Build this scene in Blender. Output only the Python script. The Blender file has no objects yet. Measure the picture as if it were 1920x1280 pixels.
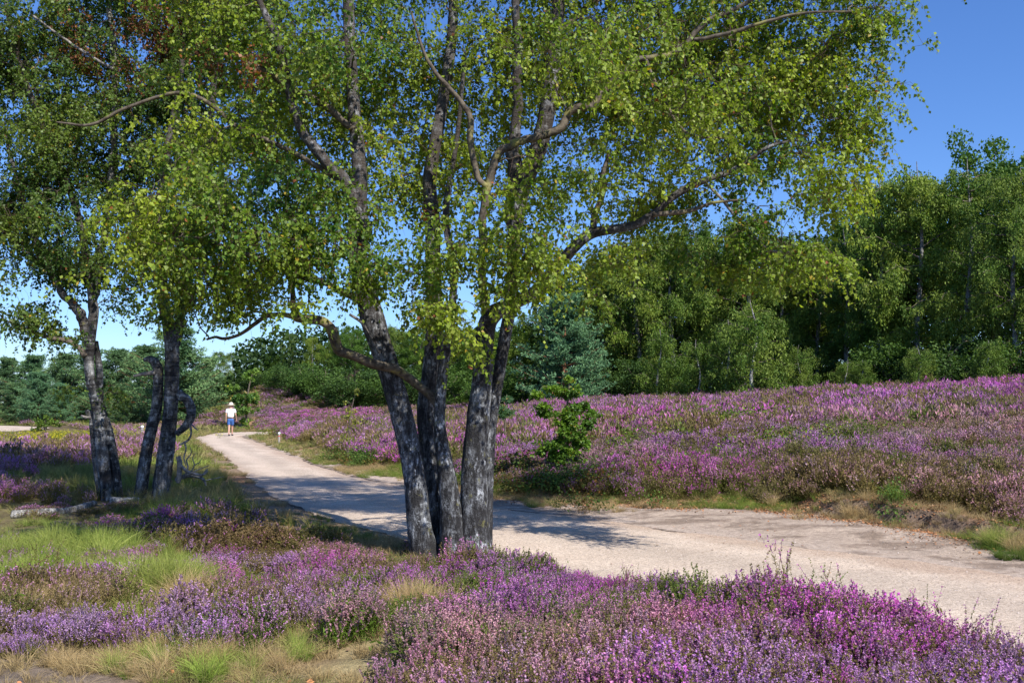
import bpy, bmesh, math, random
import numpy as np
from mathutils import Vector, Matrix, Euler
R = math.radians
rng = np.random.default_rng(7)
random.seed(7)
sc = bpy.context.scene
COL = sc.collection

# ------------------------------------------------------------------ camera, sky, sun, exposure
F = 1867.0; HZ = 757.0; EYE = 1.7
PITCH = math.atan((HZ - 640.0) / F)
cam_d = bpy.data.cameras.new('camera'); cam_d.lens = 35.0; cam_d.sensor_width = 36.0
cam_d.clip_start = 0.1; cam_d.clip_end = 6000
cam = bpy.data.objects.new('camera', cam_d); COL.objects.link(cam)
cam.location = (0, 0, EYE); cam.rotation_euler = (R(90) + PITCH, 0, 0)
sc.camera = cam
SUN_EL = 45.0; SUN_AZ = 142.0            # azimuth clockwise from +Y (view direction)
w = bpy.data.worlds.new('World'); sc.world = w; w.use_nodes = True
wn = w.node_tree; wn.nodes.clear()
sky = wn.nodes.new('ShaderNodeTexSky'); sky.sky_type = 'NISHITA'; sky.sun_disc = False
sky.sun_elevation = R(SUN_EL); sky.sun_rotation = R(SUN_AZ); sky.altitude = 0
sky.air_density = 1.0; sky.dust_density = 0.35; sky.ozone_density = 3.0
hs = wn.nodes.new('ShaderNodeHueSaturation'); hs.inputs['Saturation'].default_value = 1.12
ga = wn.nodes.new('ShaderNodeGamma'); ga.inputs['Gamma'].default_value = 1.0
tn_ = wn.nodes.new('ShaderNodeMix'); tn_.data_type = 'RGBA'; tn_.blend_type = 'MULTIPLY'; tn_.inputs[0].default_value = 1; tn_.inputs[7].default_value = (.66, .81, 1.12, 1)
bg = wn.nodes.new('ShaderNodeBackground'); bg.inputs['Strength'].default_value = 0.105
wo = wn.nodes.new('ShaderNodeOutputWorld')
wn.links.new(sky.outputs[0], hs.inputs['Color']); wn.links.new(hs.outputs[0], tn_.inputs[6]); wn.links.new(tn_.outputs[2], bg.inputs[0]); wn.links.new(bg.outputs[0], wo.inputs[0])
sd = bpy.data.lights.new('sun', 'SUN'); sd.energy = 4.9; sd.angle = R(0.53); sd.color = (1.0, 0.955, 0.88)
so = bpy.data.objects.new('sun', sd); COL.objects.link(so)
sv = Vector((math.sin(R(SUN_AZ)) * math.cos(R(SUN_EL)), math.cos(R(SUN_AZ)) * math.cos(R(SUN_EL)), math.sin(R(SUN_EL))))
so.rotation_euler = sv.to_track_quat('Z', 'Y').to_euler(); so.location = (20, -10, 30)
sc.view_settings.view_transform = 'Standard'; sc.view_settings.look = 'None'
sc.view_settings.gamma = 1; sc.view_settings.use_curve_mapping = False
sc.view_settings.exposure = 0.62
sc.cycles.max_bounces = 8; sc.cycles.transparent_max_bounces = 8

# ------------------------------------------------------------------ helpers
cP, sP = math.cos(PITCH), math.sin(PITCH)
def W(px, py, Y):
    """a pixel of the photograph at depth Y, in metres"""
    u = (px - 960.0) / F; v = (640.0 - py) / F
    k = 1.0 / (cP - v * sP)
    return np.array([u * k * Y, Y, EYE + (sP + v * cP) * k * Y])
def G(px, py):
    """a pixel on flat ground"""
    a = W(px, py, 1.0)
    Y = -EYE / (a[2] - EYE)
    return W(px, py, Y)[:2]
def _hash(ix, iy, s):
    h = (ix * 374761393 + iy * 668265263 + s * 1442695041).astype(np.int64)
    h = (h ^ (h >> 13)) * 1274126177
    h = h ^ (h >> 16)
    return (h & 0xffff) / 65535.0
def vnoise(x, y, s=0):
    x = np.asarray(x, float); y = np.asarray(y, float)
    ix = np.floor(x).astype(np.int64); iy = np.floor(y).astype(np.int64)
    fx = x - ix; fy = y - iy
    fx = fx * fx * (3 - 2 * fx); fy = fy * fy * (3 - 2 * fy)
    a = _hash(ix, iy, s); b = _hash(ix + 1, iy, s); c = _hash(ix, iy + 1, s); d = _hash(ix + 1, iy + 1, s)
    return (a * (1 - fx) + b * fx) * (1 - fy) + (c * (1 - fx) + d * fx) * fy
def fbm(x, y, s=0, o=4):
    t = 0; a = 0.5; n = 0
    for k in range(o):
        t = t + a * vnoise(x * 2 ** k, y * 2 ** k, s + k * 17); n += a; a *= 0.55
    return t / n
def sstep(a, b, x):
    t = np.clip((x - a) / (b - a), 0, 1); return t * t * (3 - 2 * t)
def seg_dist(x, y, P):
    best = np.full(np.shape(x), 1e9)
    for (ax, ay), (bx, by) in zip(P[:-1], P[1:]):
        dx, dy = bx - ax, by - ay; L = dx * dx + dy * dy + 1e-9
        t = np.clip(((x - ax) * dx + (y - ay) * dy) / L, 0, 1)
        best = np.minimum(best, np.hypot(x - ax - t * dx, y - ay - t * dy))
    return best
def inside(x, y, P):
    r = np.zeros(np.shape(x), bool); n = len(P)
    for i in range(n):
        ax, ay = P[i]; bx, by = P[(i + 1) % n]
        c = ((ay > y) != (by > y)) & (x < (bx - ax) * (y - ay) / (by - ay + 1e-12) + ax)
        r ^= c
    return r
def catmull(P, n):
    P = np.asarray(P, float); m = len(P)
    if m < 3:
        t = np.linspace(0, 1, n)[:, None]; return P[0] * (1 - t) + P[-1] * t
    Q = np.vstack([2 * P[0] - P[1], P, 2 * P[-1] - P[-2]])
    u = np.linspace(0, m - 1 - 1e-6, n); i = u.astype(int); t = (u - i)[:, None]
    p0, p1, p2, p3 = Q[i], Q[i + 1], Q[i + 2], Q[i + 3]
    return 0.5 * (2 * p1 + (p2 - p0) * t + (2 * p0 - 5 * p1 + 4 * p2 - p3) * t * t + (3 * p1 - p0 - 3 * p2 + p3) * t ** 3)

# ---- meshes
def mk_mesh(name, V, faces, mats, col=None, smooth=False, matidx=None):
    """faces: list of int arrays (n,k)"""
    me = bpy.data.meshes.new(name)
    V = np.asarray(V, np.float32)
    me.vertices.add(len(V)); me.vertices.foreach_set('co', V.ravel())
    idx = np.concatenate([f.ravel() for f in faces]).astype(np.int32)
    tot = np.concatenate([np.full(len(f), f.shape[1]) for f in faces]).astype(np.int32)
    st = np.concatenate([[0], np.cumsum(tot)[:-1]]).astype(np.int32)
    me.loops.add(len(idx)); me.loops.foreach_set('vertex_index', idx)
    me.polygons.add(len(tot)); me.polygons.foreach_set('loop_start', st); me.polygons.foreach_set('loop_total', tot)
    if smooth: me.polygons.foreach_set('use_smooth', np.ones(len(tot), bool))
    if matidx is not None: me.polygons.foreach_set('material_index', np.asarray(matidx, np.int32))
    for m in (mats if isinstance(mats, (list, tuple)) else [mats]): me.materials.append(m)
    if col is not None:
        c = np.ones((len(V), 4), np.float32); c[:, :3] = col
        at = me.attributes.new('col', 'FLOAT_COLOR', 'POINT'); at.data.foreach_set('color', c.ravel())
    me.update(calc_edges=True); me.validate()
    return me
def link(name, me, parent=None, loc=None):
    o = bpy.data.objects.new(name, me); COL.objects.link(o)
    if parent is not None: o.parent = parent
    if loc is not None: o.location = loc
    return o
def tag(o, label=None, cat=None, group=None, kind=None):
    if label: o['label'] = label
    if cat: o['category'] = cat
    if group: o['group'] = group
    if kind: o['kind'] = kind
    return o
def thing(name, label, cat, loc=(0, 0, 0), rz=0, group=None):
    o = bpy.data.objects.new(name, None); COL.objects.link(o)
    o.location = loc; o.rotation_euler = (0, 0, rz); o.empty_display_size = 0.2
    return tag(o, label, cat, group)

def tube(P, rad, sides=8, rough=0.0, seed=0, flare=None, cap=True):
    """returns V, quads"""
    P = np.asarray(P, float); rad = np.asarray(rad, float); n = len(P)
    T = np.gradient(P, axis=0); T /= np.linalg.norm(T, axis=1)[:, None] + 1e-12
    ref = np.array([0.13, -0.98, 0.1])
    if abs(T[:, 1]).mean() > 0.8: ref = np.array([0.9, 0.1, 0.2])
    A = np.cross(T, ref); A /= np.linalg.norm(A, axis=1)[:, None] + 1e-12
    B = np.cross(T, A)
    a = np.linspace(0, 2 * np.pi, sides, endpoint=False)
    S = np.concatenate([[0], np.cumsum(np.linalg.norm(np.diff(P, axis=0), axis=1))])
    rr = np.repeat(rad[:, None], sides, 1)
    if rough > 0:
        ca, sa = np.cos(a)[None], np.sin(a)[None]; s = S[:, None]
        rr = rr * (1 + rough * 2.2 * (fbm(1.3 * ca + 0.9 * s + 7, 1.3 * sa - .6 * s + seed, seed) - .5)
                     + rough * 1.4 * (fbm(5 * ca + 1.2 * s + 3, 5 * sa + .9 * s + seed + 50, seed + 5) - .5)
                     + rough * .5 * (vnoise(9 * ca, 9 * sa + 14 * s + seed, seed + 9) - .5))
    if flare is not None:
        h0, amt, lobes = flare
        k = np.exp(-S / h0)[:, None]
        rr = rr * (1 + amt * k * (0.55 + 0.6 * np.sin(a[None] * lobes + seed) ** 2))
    V = P[:, None] + rr[..., None] * (np.cos(a)[None, :, None] * A[:, None] + np.sin(a)[None, :, None] * B[:, None])
    V = V.reshape(-1, 3)
    i = np.arange(n - 1)[:, None] * sides; j = np.arange(sides)[None]; j2 = (j + 1) % sides
    Q = np.stack([i + j, i + j2, i + sides + j2, i + sides + j], -1).reshape(-1, 4)
    fs = [Q]
    if cap:
        V = np.vstack([V, P[-1] + T[-1] * rad[-1] * .3, P[0] - T[0] * rad[0] * .1])
        e = (n - 1) * sides; jj = np.arange(sides)
        c1 = np.stack([e + jj, e + (jj + 1) % sides, np.full(sides, n * sides)], -1)
        c0 = np.stack([(jj + 1) % sides, jj, np.full(sides, n * sides + 1)], -1)
        fs += [np.vstack([c1, c0])]
    return V, fs
def merge(parts):
    Vs, q, t, o = [], [], [], 0
    for V, fs in parts:
        Vs.append(V)
        for f in fs: (q if f.shape[1] == 4 else t).append(f + o)
        o += len(V)
    out = []
    if q: out.append(np.vstack(q))
    if t: out.append(np.vstack(t))
    return np.vstack(Vs), out

def unit(v): return v / (np.linalg.norm(v, axis=-1, keepdims=True) + 1e-12)
def leaf_quads(C, D, N, L, Wd, fold=0.25):
    """kite-shaped folded leaves: C base, D axis, N normal, L length, Wd half width"""
    S = unit(np.cross(D, N)); L = L[:, None]; Wd = Wd[:, None]
    mid = C + D * L * 0.4
    V = np.stack([C, mid + S * Wd + N * Wd * fold, C + D * L, mid - S * Wd + N * Wd * fold], 1).reshape(-1, 3)
    Q = np.arange(len(C) * 4).reshape(-1, 4)
    return V, Q

# ---- materials
def new_mat(name):
    m = bpy.data.materials.new(name); m.use_nodes = True
    nt = m.node_tree; nt.nodes.clear(); out = nt.nodes.new('ShaderNodeOutputMaterial')
    return m, nt, out
class NB:
    def __init__(s, nt): s.nt = nt
    def n(s, t, **kw):
        x = s.nt.nodes.new(t)
        for k, v in kw.items(): setattr(x, k, v)
        return x
    def l(s, a, b): s.nt.links.new(a, b)
    def noise(s, vec, scale, detail=4, rough=.55):
        x = s.n('ShaderNodeTexNoise'); x.inputs['Scale'].default_value = scale; x.inputs['Detail'].default_value = detail
        x.inputs['Roughness'].default_value = rough
        if vec is not None: s.l(vec, x.inputs['Vector'])
        return x.outputs['Fac']
    def ramp(s, f, stops):
        x = s.n('ShaderNodeValToRGB'); e = x.color_ramp.elements
        while len(e) < len(stops): e.new(0.5)
        for k, (p, c) in enumerate(stops):
            e[k].position = p; e[k].color = (*c, 1) if len(c) == 3 else c
        s.l(f, x.inputs[0]); return x.outputs[0]
    def mix(s, f, a, b, bt='MIX'):
        x = s.n('ShaderNodeMix', data_type='RGBA', blend_type=bt)
        for v, k in ((f, 0), (a, 6), (b, 7)):
            if hasattr(v, 'is_output'): s.l(v, x.inputs[k])
            elif isinstance(v, (tuple, list)): x.inputs[k].default_value = (*v, 1)
            else: x.inputs[k].default_value = v
        return x.outputs[2]
    def math(s, op, a, b=0.0, c=None):
        x = s.n('ShaderNodeMath', operation=op)
        for k, v in enumerate((a, b) if c is None else (a, b, c)):
            if hasattr(v, 'is_output'): s.l(v, x.inputs[k])
            else: x.inputs[k].default_value = v
        return x.outputs[0]
    def coords(s, scale=(1, 1, 1)):
        t = s.n('ShaderNodeTexCoord'); m = s.n('ShaderNodeMapping'); m.inputs['Scale'].default_value = scale
        s.l(t.outputs['Object'], m.inputs['Vector']); return m.outputs[0]
    def bump(s, h, strength, dist):
        b = s.n('ShaderNodeBump'); b.inputs['Strength'].default_value = strength; b.inputs['Distance'].default_value = dist
        s.l(h, b.inputs['Height']); return b.outputs[0]
    def bsdf(s, col, rough=.8, nrm=None, spec=.3):
        p = s.n('ShaderNodeBsdfPrincipled'); p.inputs['Roughness'].default_value = rough; p.inputs['Specular IOR Level'].default_value = spec
        if hasattr(col, 'is_output'): s.l(col, p.inputs['Base Color'])
        else: p.inputs['Base Color'].default_value = (*col, 1)
        if nrm is not None: s.l(nrm, p.inputs['Normal'])
        return p.outputs[0]

def foliage_mat(name, trans=0.38, gain=(1.0, 1.0, 1.0), rough=.5, spec=.35, tgain=(1.5, 1.35, .6)):
    m, nt, out = new_mat(name); b = NB(nt)
    at = b.n('ShaderNodeAttribute', attribute_name='col')
    c = b.mix(1.0, at.outputs['Color'], gain, 'MULTIPLY')
    p = b.bsdf(c, rough, None, spec)
    t = b.n('ShaderNodeBsdfTranslucent'); b.l(b.mix(1.0, c, tgain, 'MULTIPLY'), t.inputs[0])
    mx = b.n('ShaderNodeMixShader'); mx.inputs[0].default_value = trans
    b.l(p, mx.inputs[1]); b.l(t.outputs[0], mx.inputs[2]); b.l(mx.outputs[0], out.inputs[0])
    return m
def plain(name, col, rough=.8, var=0.15, scale=20):
    m, nt, out = new_mat(name); b = NB(nt)
    v = b.coords(); f = b.noise(v, scale)
    c = b.mix(f, tuple(x * (1 - var) for x in col), tuple(min(1, x * (1 + var)) for x in col))
    b.l(b.bsdf(c, rough, b.bump(f, .3, .01)), out.inputs[0]); return m
def attr_mat(name, rough=.8):
    m, nt, out = new_mat(name); b = NB(nt)
    at = b.n('ShaderNodeAttribute', attribute_name='col')
    b.l(b.bsdf(at.outputs['Color'], rough), out.inputs[0]); return m

def bark_mat(name, white=(.62, .62, .60), dark=(.035, .033, .032), cover=.5, base_z=1.2, medk=.5, fs=16, patch=.7, upk=.55):
    """old silver birch: dark fissured plates low down, papery white with black bands above"""
    m, nt, out = new_mat(name); b = NB(nt)
    v1 = b.coords((1, 1, .30)); v2 = b.coords((1, 1, 5.0)); v3 = b.coords((1, 1, 1))
    fiss = b.noise(v1, fs, 7, .68)
    band = b.noise(v2, 5.0, 5, .6)
    big = b.noise(v3, 3.2, 4, .6)
    fine = b.noise(v3, 60, 5, .6)
    tc = b.n('ShaderNodeTexCoord'); sx = b.n('ShaderNodeSeparateXYZ'); b.l(tc.outputs['Object'], sx.inputs[0])
    hz = b.n('ShaderNodeMapRange'); b.l(sx.outputs[2], hz.inputs[0])
    hz.inputs[1].default_value = base_z * .6; hz.inputs[2].default_value = base_z * 2.6
    f = b.math('ADD', b.math('MULTIPLY', fiss, b.math('SUBTRACT', 1.0, b.math('MULTIPLY', hz.outputs[0], .55))),
               b.math('MULTIPLY', band, b.math('MULTIPLY', hz.outputs[0], .55)))
    f = b.math('ADD', f, b.math('MULTIPLY', b.math('SUBTRACT', big, .5), .55))
    med = b.noise(v1, 45, 4, .75)
    f = b.math('ADD', f, b.math('MULTIPLY', b.math('SUBTRACT', fine, .5), .22))
    f = b.math('ADD', f, b.math('MULTIPLY', b.math('SUBTRACT', med, .5), medk))
    e = .60 - cover * .2
    mid = tuple(.55 * a + .16 * c for a, c in zip(dark, white))
    c = b.ramp(f, [(e - .17, dark), (e - .05, tuple(.8 * a + .14 * w_ for a, w_ in zip(dark, white))), (e + .03, tuple(x * .36 for x in white)), (e + .10, tuple(x * .66 for x in white)), (e + .24, white)])
    pt_ = b.noise(b.coords((1, 1, .55)), 19, 6, .72); pf_ = b.ramp(pt_, [(.53, (0, 0, 0)), (.60, (patch,) * 3)])
    pm_ = b.ramp(big, [(.44, (.06, .06, .06)), (.60, (1, 1, 1))]); pf_ = b.mix(1.0, pf_, pm_, 'MULTIPLY')
    up_ = b.n('ShaderNodeMapRange'); b.l(sx.outputs[2], up_.inputs[0]); up_.inputs[1].default_value = 2.2; up_.inputs[2].default_value = 4.2
    c = b.mix(pf_, c, tuple(min(.8, x * 1.12) for x in white))
    c = b.mix(b.math('MULTIPLY', up_.outputs[0], upk), c, (.075, .058, .045))
    lich = b.noise(v3, 9, 5, .7)
    c = b.mix(b.ramp(lich, [(.60, (0, 0, 0)), (.68, (.65, .65, .65))]), c, (.17, .16, .055))
    h = b.math('ADD', b.math('MULTIPLY', f, 1.0), b.math('MULTIPLY', fine, .25))
    b.l(b.bsdf(c, .82, b.bump(h, 1.0, .035), .2), out.inputs[0]); return m
def branch_mat(name, c1, c2, lichen=.3):
    m, nt, out = new_mat(name); b = NB(nt)
    v = b.coords(); f = b.noise(v, 14, 6, .65); g = b.noise(v, 6, 4)
    c = b.ramp(f, [(.35, c1), (.62, c2)])
    c = b.mix(b.ramp(g, [(.55, (0, 0, 0)), (.66, (lichen,) * 3)]), c, (.32, .30, .08))
    b.l(b.bsdf(c, .85, b.bump(f, .8, .012), .2), out.inputs[0]); return m

M_bark = bark_mat('birch_bark', white=(.50, .52, .55), dark=(.024, .023, .024), cover=-.12, base_z=1.6, medk=.42)
M_bark2 = bark_mat('birch_bark_banded', white=(.5, .5, .5), dark=(.020, .019, .020), cover=.10, base_z=.5, medk=.14, fs=9)
M_bark_white = bark_mat('birch_bark_pale', white=(.7, .7, .66), dark=(.08, .075, .07), cover=.75, base_z=.3)
M_branch = branch_mat('branch_bark', (.045, .035, .028), (.17, .14, .11), .25)
M_limb = branch_mat('limb_bark', (.035, .026, .02), (.145, .12, .09), .5)
M_twig = branch_mat('twig_bark', (.05, .03, .022), (.11, .07, .05), 0)
M_dead = branch_mat('dead_wood', (.06, .055, .05), (.30, .27, .25), .1)
M_pinebark = branch_mat('pine_bark', (.10, .05, .03), (.28, .13, .07), 0)
M_leaf = foliage_mat('birch_leaf', .40, tgain=(1.25, 1.4, .5))
M_leaf_far = foliage_mat('distant_leaf', .30, rough=.6, spec=.2, tgain=(1.25, 1.35, .6))
M_needle = foliage_mat('pine_needle', .12, rough=.6, spec=.2, tgain=(1.2, 1.3, .9))

# ------------------------------------------------------------------ terrain
def gp(L): return [tuple(G(*p)) for p in L]
UP = gp([(2100, 1118), (1920, 1085), (1600, 1040), (1300, 1000), (1100, 972), (920, 950), (750, 910), (650, 889), (560, 860), (480, 829), (457, 817)])
UP = [(9.0, 6.6)] + UP + [(-12.6, 56.5), (-8.0, 59.5), (-2, 60.5)]
LO = gp([(2100, 1300), (1930, 1292), (1840, 1240), (1720, 1203), (1600, 1188), (1400, 1160), (1250, 1135), (1100, 1108), (1000, 1078), (900, 1052), (760, 1012), (620, 975), (540, 948), (500, 920), (460, 885), (410, 848), (365, 822)])
LO = [(5.6, 3.0)] + LO + [(-17.2, 58.5), (-14.5, 62.2), (-8.0, 63.0), (-2, 63.5)]
BANK = gp([(2200, 1100), (1920, 1030), (1780, 1000), (1620, 978), (1500, 965), (1350, 955), (1150, 945), (950, 933), (800, 902), (700, 880), (600, 853), (500, 822)])
BANK = [(30, 5.0), (12, 8.2)] + BANK + [(-13.6, 55.2), (-17.5, 66), (-22, 85), (-24, 140)]
REG_R = BANK + [(400, 140), (400, 5)]
PATH_POLY = UP + LO[::-1]
ARM = [(-14.5, 59), (-11, 61), (-7, 61.5), (-1, 62)]
CUT0, CUT1 = G(1790, 1000), G(1590, 975)
def height(x, y):
    x = np.asarray(x, float); y = np.asarray(y, float)
    d = seg_dist(x, y, BANK[:-1]); ins = inside(x, y, REG_R)
    d = np.where(ins, d, -d)
    dj = d + .5 * (fbm(x * 1.3, y * 1.3, 3, 3) - .5) + .12 * (fbm(x * 6, y * 6, 8, 2) - .5)
    cut = sstep(.9, .2, seg_dist(x, y, [tuple(CUT0), tuple(CUT1)]))   # eroded face
    cutm = sstep(CUT1[0] - .5, CUT1[0], x) * sstep(CUT0[0] + .7, CUT0[0] + .1, x)
    soft = .22 * sstep(-.2, 1.6, d)
    hard = .22 * sstep(0.0, .14, dj) + .08 * sstep(.1, 1.0, d)
    zb = soft * (1 - cutm) + hard * cutm
    k = .071 + .013 * sstep(11, 0, x)
    zr = zb + k * np.clip(d - .6, 0, 1e9)
    zr = np.where(zr > 4.6, 4.6 + (zr - 4.6) * .08, zr)
    am = sstep(2.2, 7.5, seg_dist(x, y, ARM)); zr = zr * am
    wx = sstep(-34, -18, x)
    y0 = 84 - 20 * wx
    zbg = (1.0 + 2.9 * wx) * sstep(y0, y0 + 24, y)
    z = np.maximum(zr, zbg) + .12 * np.exp(-np.abs(zr - zbg) / .15) * (zbg > .05)
    # hummocks off the path
    dp = seg_dist(x, y, UP + LO[::-1] + [UP[0]]); inp = inside(x, y, PATH_POLY)
    off = np.where(inp, 0, sstep(.15, 1.6, dp))
    z = z + off * (.20 * (fbm(x * .45, y * .45, 11, 4) - .42) + .03 * (fbm(x * 3, y * 3, 21, 3) - .5)) 
    z = z + .14 * sstep(.1, .9, dp) * np.where(inp | ins, 0, 1) * sstep(9.9, 8.5, y) * sstep(-2.5, 0, x)
    z = z + off * np.where(ins, sstep(.8, 4, d), 0) * .25 * (fbm(x * .28, y * .28, 31, 3) - .4)
    # far hill land stays low
    return z
def Z1(x, y): return float(height(np.array([x]), np.array([y]))[0])

def axis(c0, c1, step, lo, hi, grow=1.07):
    a = list(np.arange(c0, c1 + step * .5, step)); s = step
    while a[-1] < hi: s *= grow; a.append(a[-1] + s)
    b = []; s = step; x = c0
    while x > lo: s *= grow; x -= s; b.append(x)
    return np.array(b[::-1] + a)
gx = axis(-7.5, 7.5, .075, -1800, 1800); gy = axis(4.6, 16.5, .075, -300, 3000, 1.05)
GX, GY = np.meshgrid(gx, gy)
GZ = height(GX, GY)
nx, ny = len(gx), len(gy)
ii = (np.arange(ny - 1)[:, None] * nx + np.arange(nx - 1)[None])
Q = np.stack([ii, ii + 1, ii + nx + 1, ii + nx], -1).reshape(-1, 4)
# ground colours by what lies there: soil and litter, sand, dry verge
x, y = GX.ravel(), GY.ravel()
d_b = seg_dist(x, y, BANK[:-1]); ins = inside(x, y, REG_R); d_b = np.where(ins, d_b, -d_b)
d_u = seg_dist(x, y, UP); d_l = seg_dist(x, y, LO)
n1 = fbm(x * 1.3, y * 1.3, 40, 4); n2 = fbm(x * 5, y * 5, 44, 3)
soil = np.array([.085, .062, .045]); sand = np.array([.44, .35, .28]); dry = np.array([.30, .21, .12]); litter = np.array([.30, .15, .075]); greenish = np.array([.11, .12, .035]); dirt = np.array([.26, .19, .14])
c = np.tile(soil, (len(x), 1))
grassy = sstep(.42, .6, fbm(x * .25, y * .25, 48, 3))[:, None]
c = c * (1 - .6 * grassy) + (greenish * .6 + dry * .4) * .6 * grassy
apron = ((~ins) & (d_u < 6) & (y > 5) & inside(x, y, UP + BANK[::-1]))
fa = np.where(apron, 1, 0)[:, None] * sstep(1.4, .9, n1 + .0)[:, None]
pc_ = np.array([.50, .405, .335]); se = sstep(0, .9, d_u + (n2 - .5) * 1.2)[:, None]; c = c * (1 - fa) + (sand * se + pc_ * (1 - se)) * fa
fl_ = (fa[:, 0] * sstep(.52, .66, fbm(x * 2.2, y * 3.2, 52, 4)) * .7)[:, None]; c = c * (1 - fl_) + (dirt * .8) * fl_
nb_ = ((~ins) & (y < 6.95 + (n1 - .5) * .6) & (x < -.3))[:, None]; c = np.where(nb_, (dry * .55 + sand * .2 + greenish * .8) * (.7 + .6 * n2[:, None]), c)
# litter / dry grass verge
right_apron = sstep(2.0, 4.2, x + (n1 - .5) * 3)
v1 = np.where(d_b > -.8 + n1, 1, 0) * np.where(d_b < .9, 1, 0) * np.where(inside(x, y, UP + BANK[::-1]) | ins, 1, 0)
v1 = (v1 * (1 - .75 * right_apron * (d_b < .02)))[:, None] * sstep(.3, .5, n2)[:, None]
c = c * (1 - v1) + (litter * .5 + dry * .5) * v1
left_v = sstep(1.2, .3, d_l + (n1 - .5) * 1.2)[:, None] * np.where((~inside(x, y, PATH_POLY)) & (~ins) & (x < 0), 1, 0)[:, None]
c = c * (1 - left_v) + (dirt * .6 + dry * .4) * left_v
# bare patches in the near heath
for (px, py, rr, cc) in ((1300, 1232, .45, dry * .7 + sand * .2), (200, 1262, 1.2, sand * .55), (430, 1262, .8, dry * .9), (440, 1085, .45, np.array([.20, .16, .03])), (420, 900, 2.0, litter * .7 + dry * .3), (20, 1240, 1.2, sand * .5), (1880, 1200, .9, sand * .85)):
    g = G(px, py); q = sstep(1.15, .6, np.hypot((x - g[0]), (y - g[1]) * 1.3) / rr + (n1 - .5) * .7)[:, None] * np.where(inside(x, y, PATH_POLY), 0, 1)[:, None]
    c = c * (1 - q) + cc * q
cutf = (sstep(.3, .12, np.abs(d_b - .06)) * sstep(CUT1[0] - .4, CUT1[0], x) * sstep(CUT0[0] + .5, CUT0[0], x))[:, None]
c = c * (1 - cutf) + np.array([.20, .145, .11]) * cutf
c = c * (.8 + .4 * n2[:, None])
def ground_mat():
    m, nt, out = new_mat('heath_soil'); b = NB(nt)
    at = b.n('ShaderNodeAttribute', attribute_name='col'); v = b.coords()
    a = b.noise(v, 14, 8, .7); f = b.noise(v, 90, 4, .7)
    c = b.mix(1.0, at.outputs['Color'], b.ramp(a, [(.3, (.62, .6, .58)), (.7, (1.3, 1.28, 1.25))]), 'MULTIPLY')
    c = b.mix(1.0, c, b.ramp(f, [(.35, (.7, .7, .7)), (.65, (1.22, 1.22, 1.22))]), 'MULTIPLY')
    h = b.math('ADD', a, b.math('MULTIPLY', f, .5))
    b.l(b.bsdf(c, .95, b.bump(h, .9, .03), .15), out.inputs[0]); return m
g = link('ground', mk_mesh('ground', np.stack([x, y, GZ.ravel()], 1), [Q], ground_mat(), c, True)); tag(g, 'sandy heath soil under the heather', kind='structure')

# gravel path
def path_mat(attr=False):
    m, nt, out = new_mat('pinkish_gravel'); b = NB(nt)
    v = b.coords(); f = b.noise(v, 110, 3, .8); a = b.noise(v, 1.1, 5, .6); g_ = b.noise(v, 26, 5, .65)
    vo = b.n('ShaderNodeTexVoronoi'); vo.inputs['Scale'].default_value = 75; b.l(v, vo.inputs['Vector'])
    c = b.ramp(a, [(.3, (.485, .395, .315)), (.7, (.57, .475, .385))])
    c = b.mix(1.0, c, b.ramp(f, [(.32, (.60, .57, .55)), (.5, (1, 1, 1)), (.7, (1.3, 1.27, 1.25))]), 'MULTIPLY')
    sep = b.n('ShaderNodeSeparateColor'); b.l(vo.outputs['Color'], sep.inputs[0])
    c = b.mix(1.0, c, b.ramp(sep.outputs[0], [(.0, (.62, .58, .55)), (.35, (.95, .95, .95)), (1., (1.16, 1.15, 1.14))]), 'MULTIPLY')
    c = b.mix(1.0, c, b.ramp(g_, [(.3, (.82, .80, .78)), (.6, (1.05, 1.05, 1.05))]), 'MULTIPLY')
    if attr: c = b.mix(1.0, c, b.n('ShaderNodeAttribute', attribute_name='col').outputs['Color'], 'MULTIPLY')
    rt = b.noise(v, 5, 3, .5); h = b.math('ADD', b.math('MULTIPLY', rt, 3.0), b.math('MULTIPLY', f, .4)); h = b.math('ADD', h, b.math('ADD', b.math('MULTIPLY', vo.outputs['Distance'], -.5), g_))
    b.l(b.bsdf(c, .95, b.bump(h, .7, .012), .12), out.inputs[0]); return m
M_path = path_mat()
def resample(P, n):
    P = np.array(catmull(P, len(P) * 12)); s = np.concatenate([[0], np.cumsum(np.linalg.norm(np.diff(P, axis=0), axis=1))])
    t = np.linspace(0, 1, n) ** 1.6 * s[-1]
    return np.stack([np.interp(t, s, P[:, k]) for k in range(2)], 1)
NL = 700
u_, l_ = resample(UP, NL), resample(LO, NL)
for E, O, sgn, sd_ in ((u_, l_, 1, 1), (l_, u_, -1, 2)):
    dirv = unit(E - O)
    s = np.concatenate([[0], np.cumsum(np.linalg.norm(np.diff(E, axis=0), axis=1))])
    E += dirv * ((fbm(s * .5, s * 0 + sd_, 60 + sd_, 3) - .5) * .5 + (fbm(s * 3.5, s * 0 + sd_, 66 + sd_, 3) - .5) * .16)[:, None]
NA = 28; tt = np.linspace(0, 1, NA)[None, :, None]
PV = l_[:, None] * (1 - tt) + u_[:, None] * tt
PV = PV.reshape(-1, 2); PZ = height(PV[:, 0], PV[:, 1]) + .004
ii = (np.arange(NL - 1)[:, None] * NA + np.arange(NA - 1)[None])
Qp = np.stack([ii, ii + 1, ii + NA + 1, ii + NA], -1).reshape(-1, 4)
pz = np.full(len(PV), .006); 
pz = np.maximum(pz, PZ)
tq = np.tile(np.linspace(0, 1, NA), NL); wv = fbm(PV[:, 0] * .8, PV[:, 1] * .8, 71, 3)
kc = 1 + .10 * np.cos(tq * 6.283 * 2 + 2.4 + (wv - .5) * 3) + .16 * (wv - .5)
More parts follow.
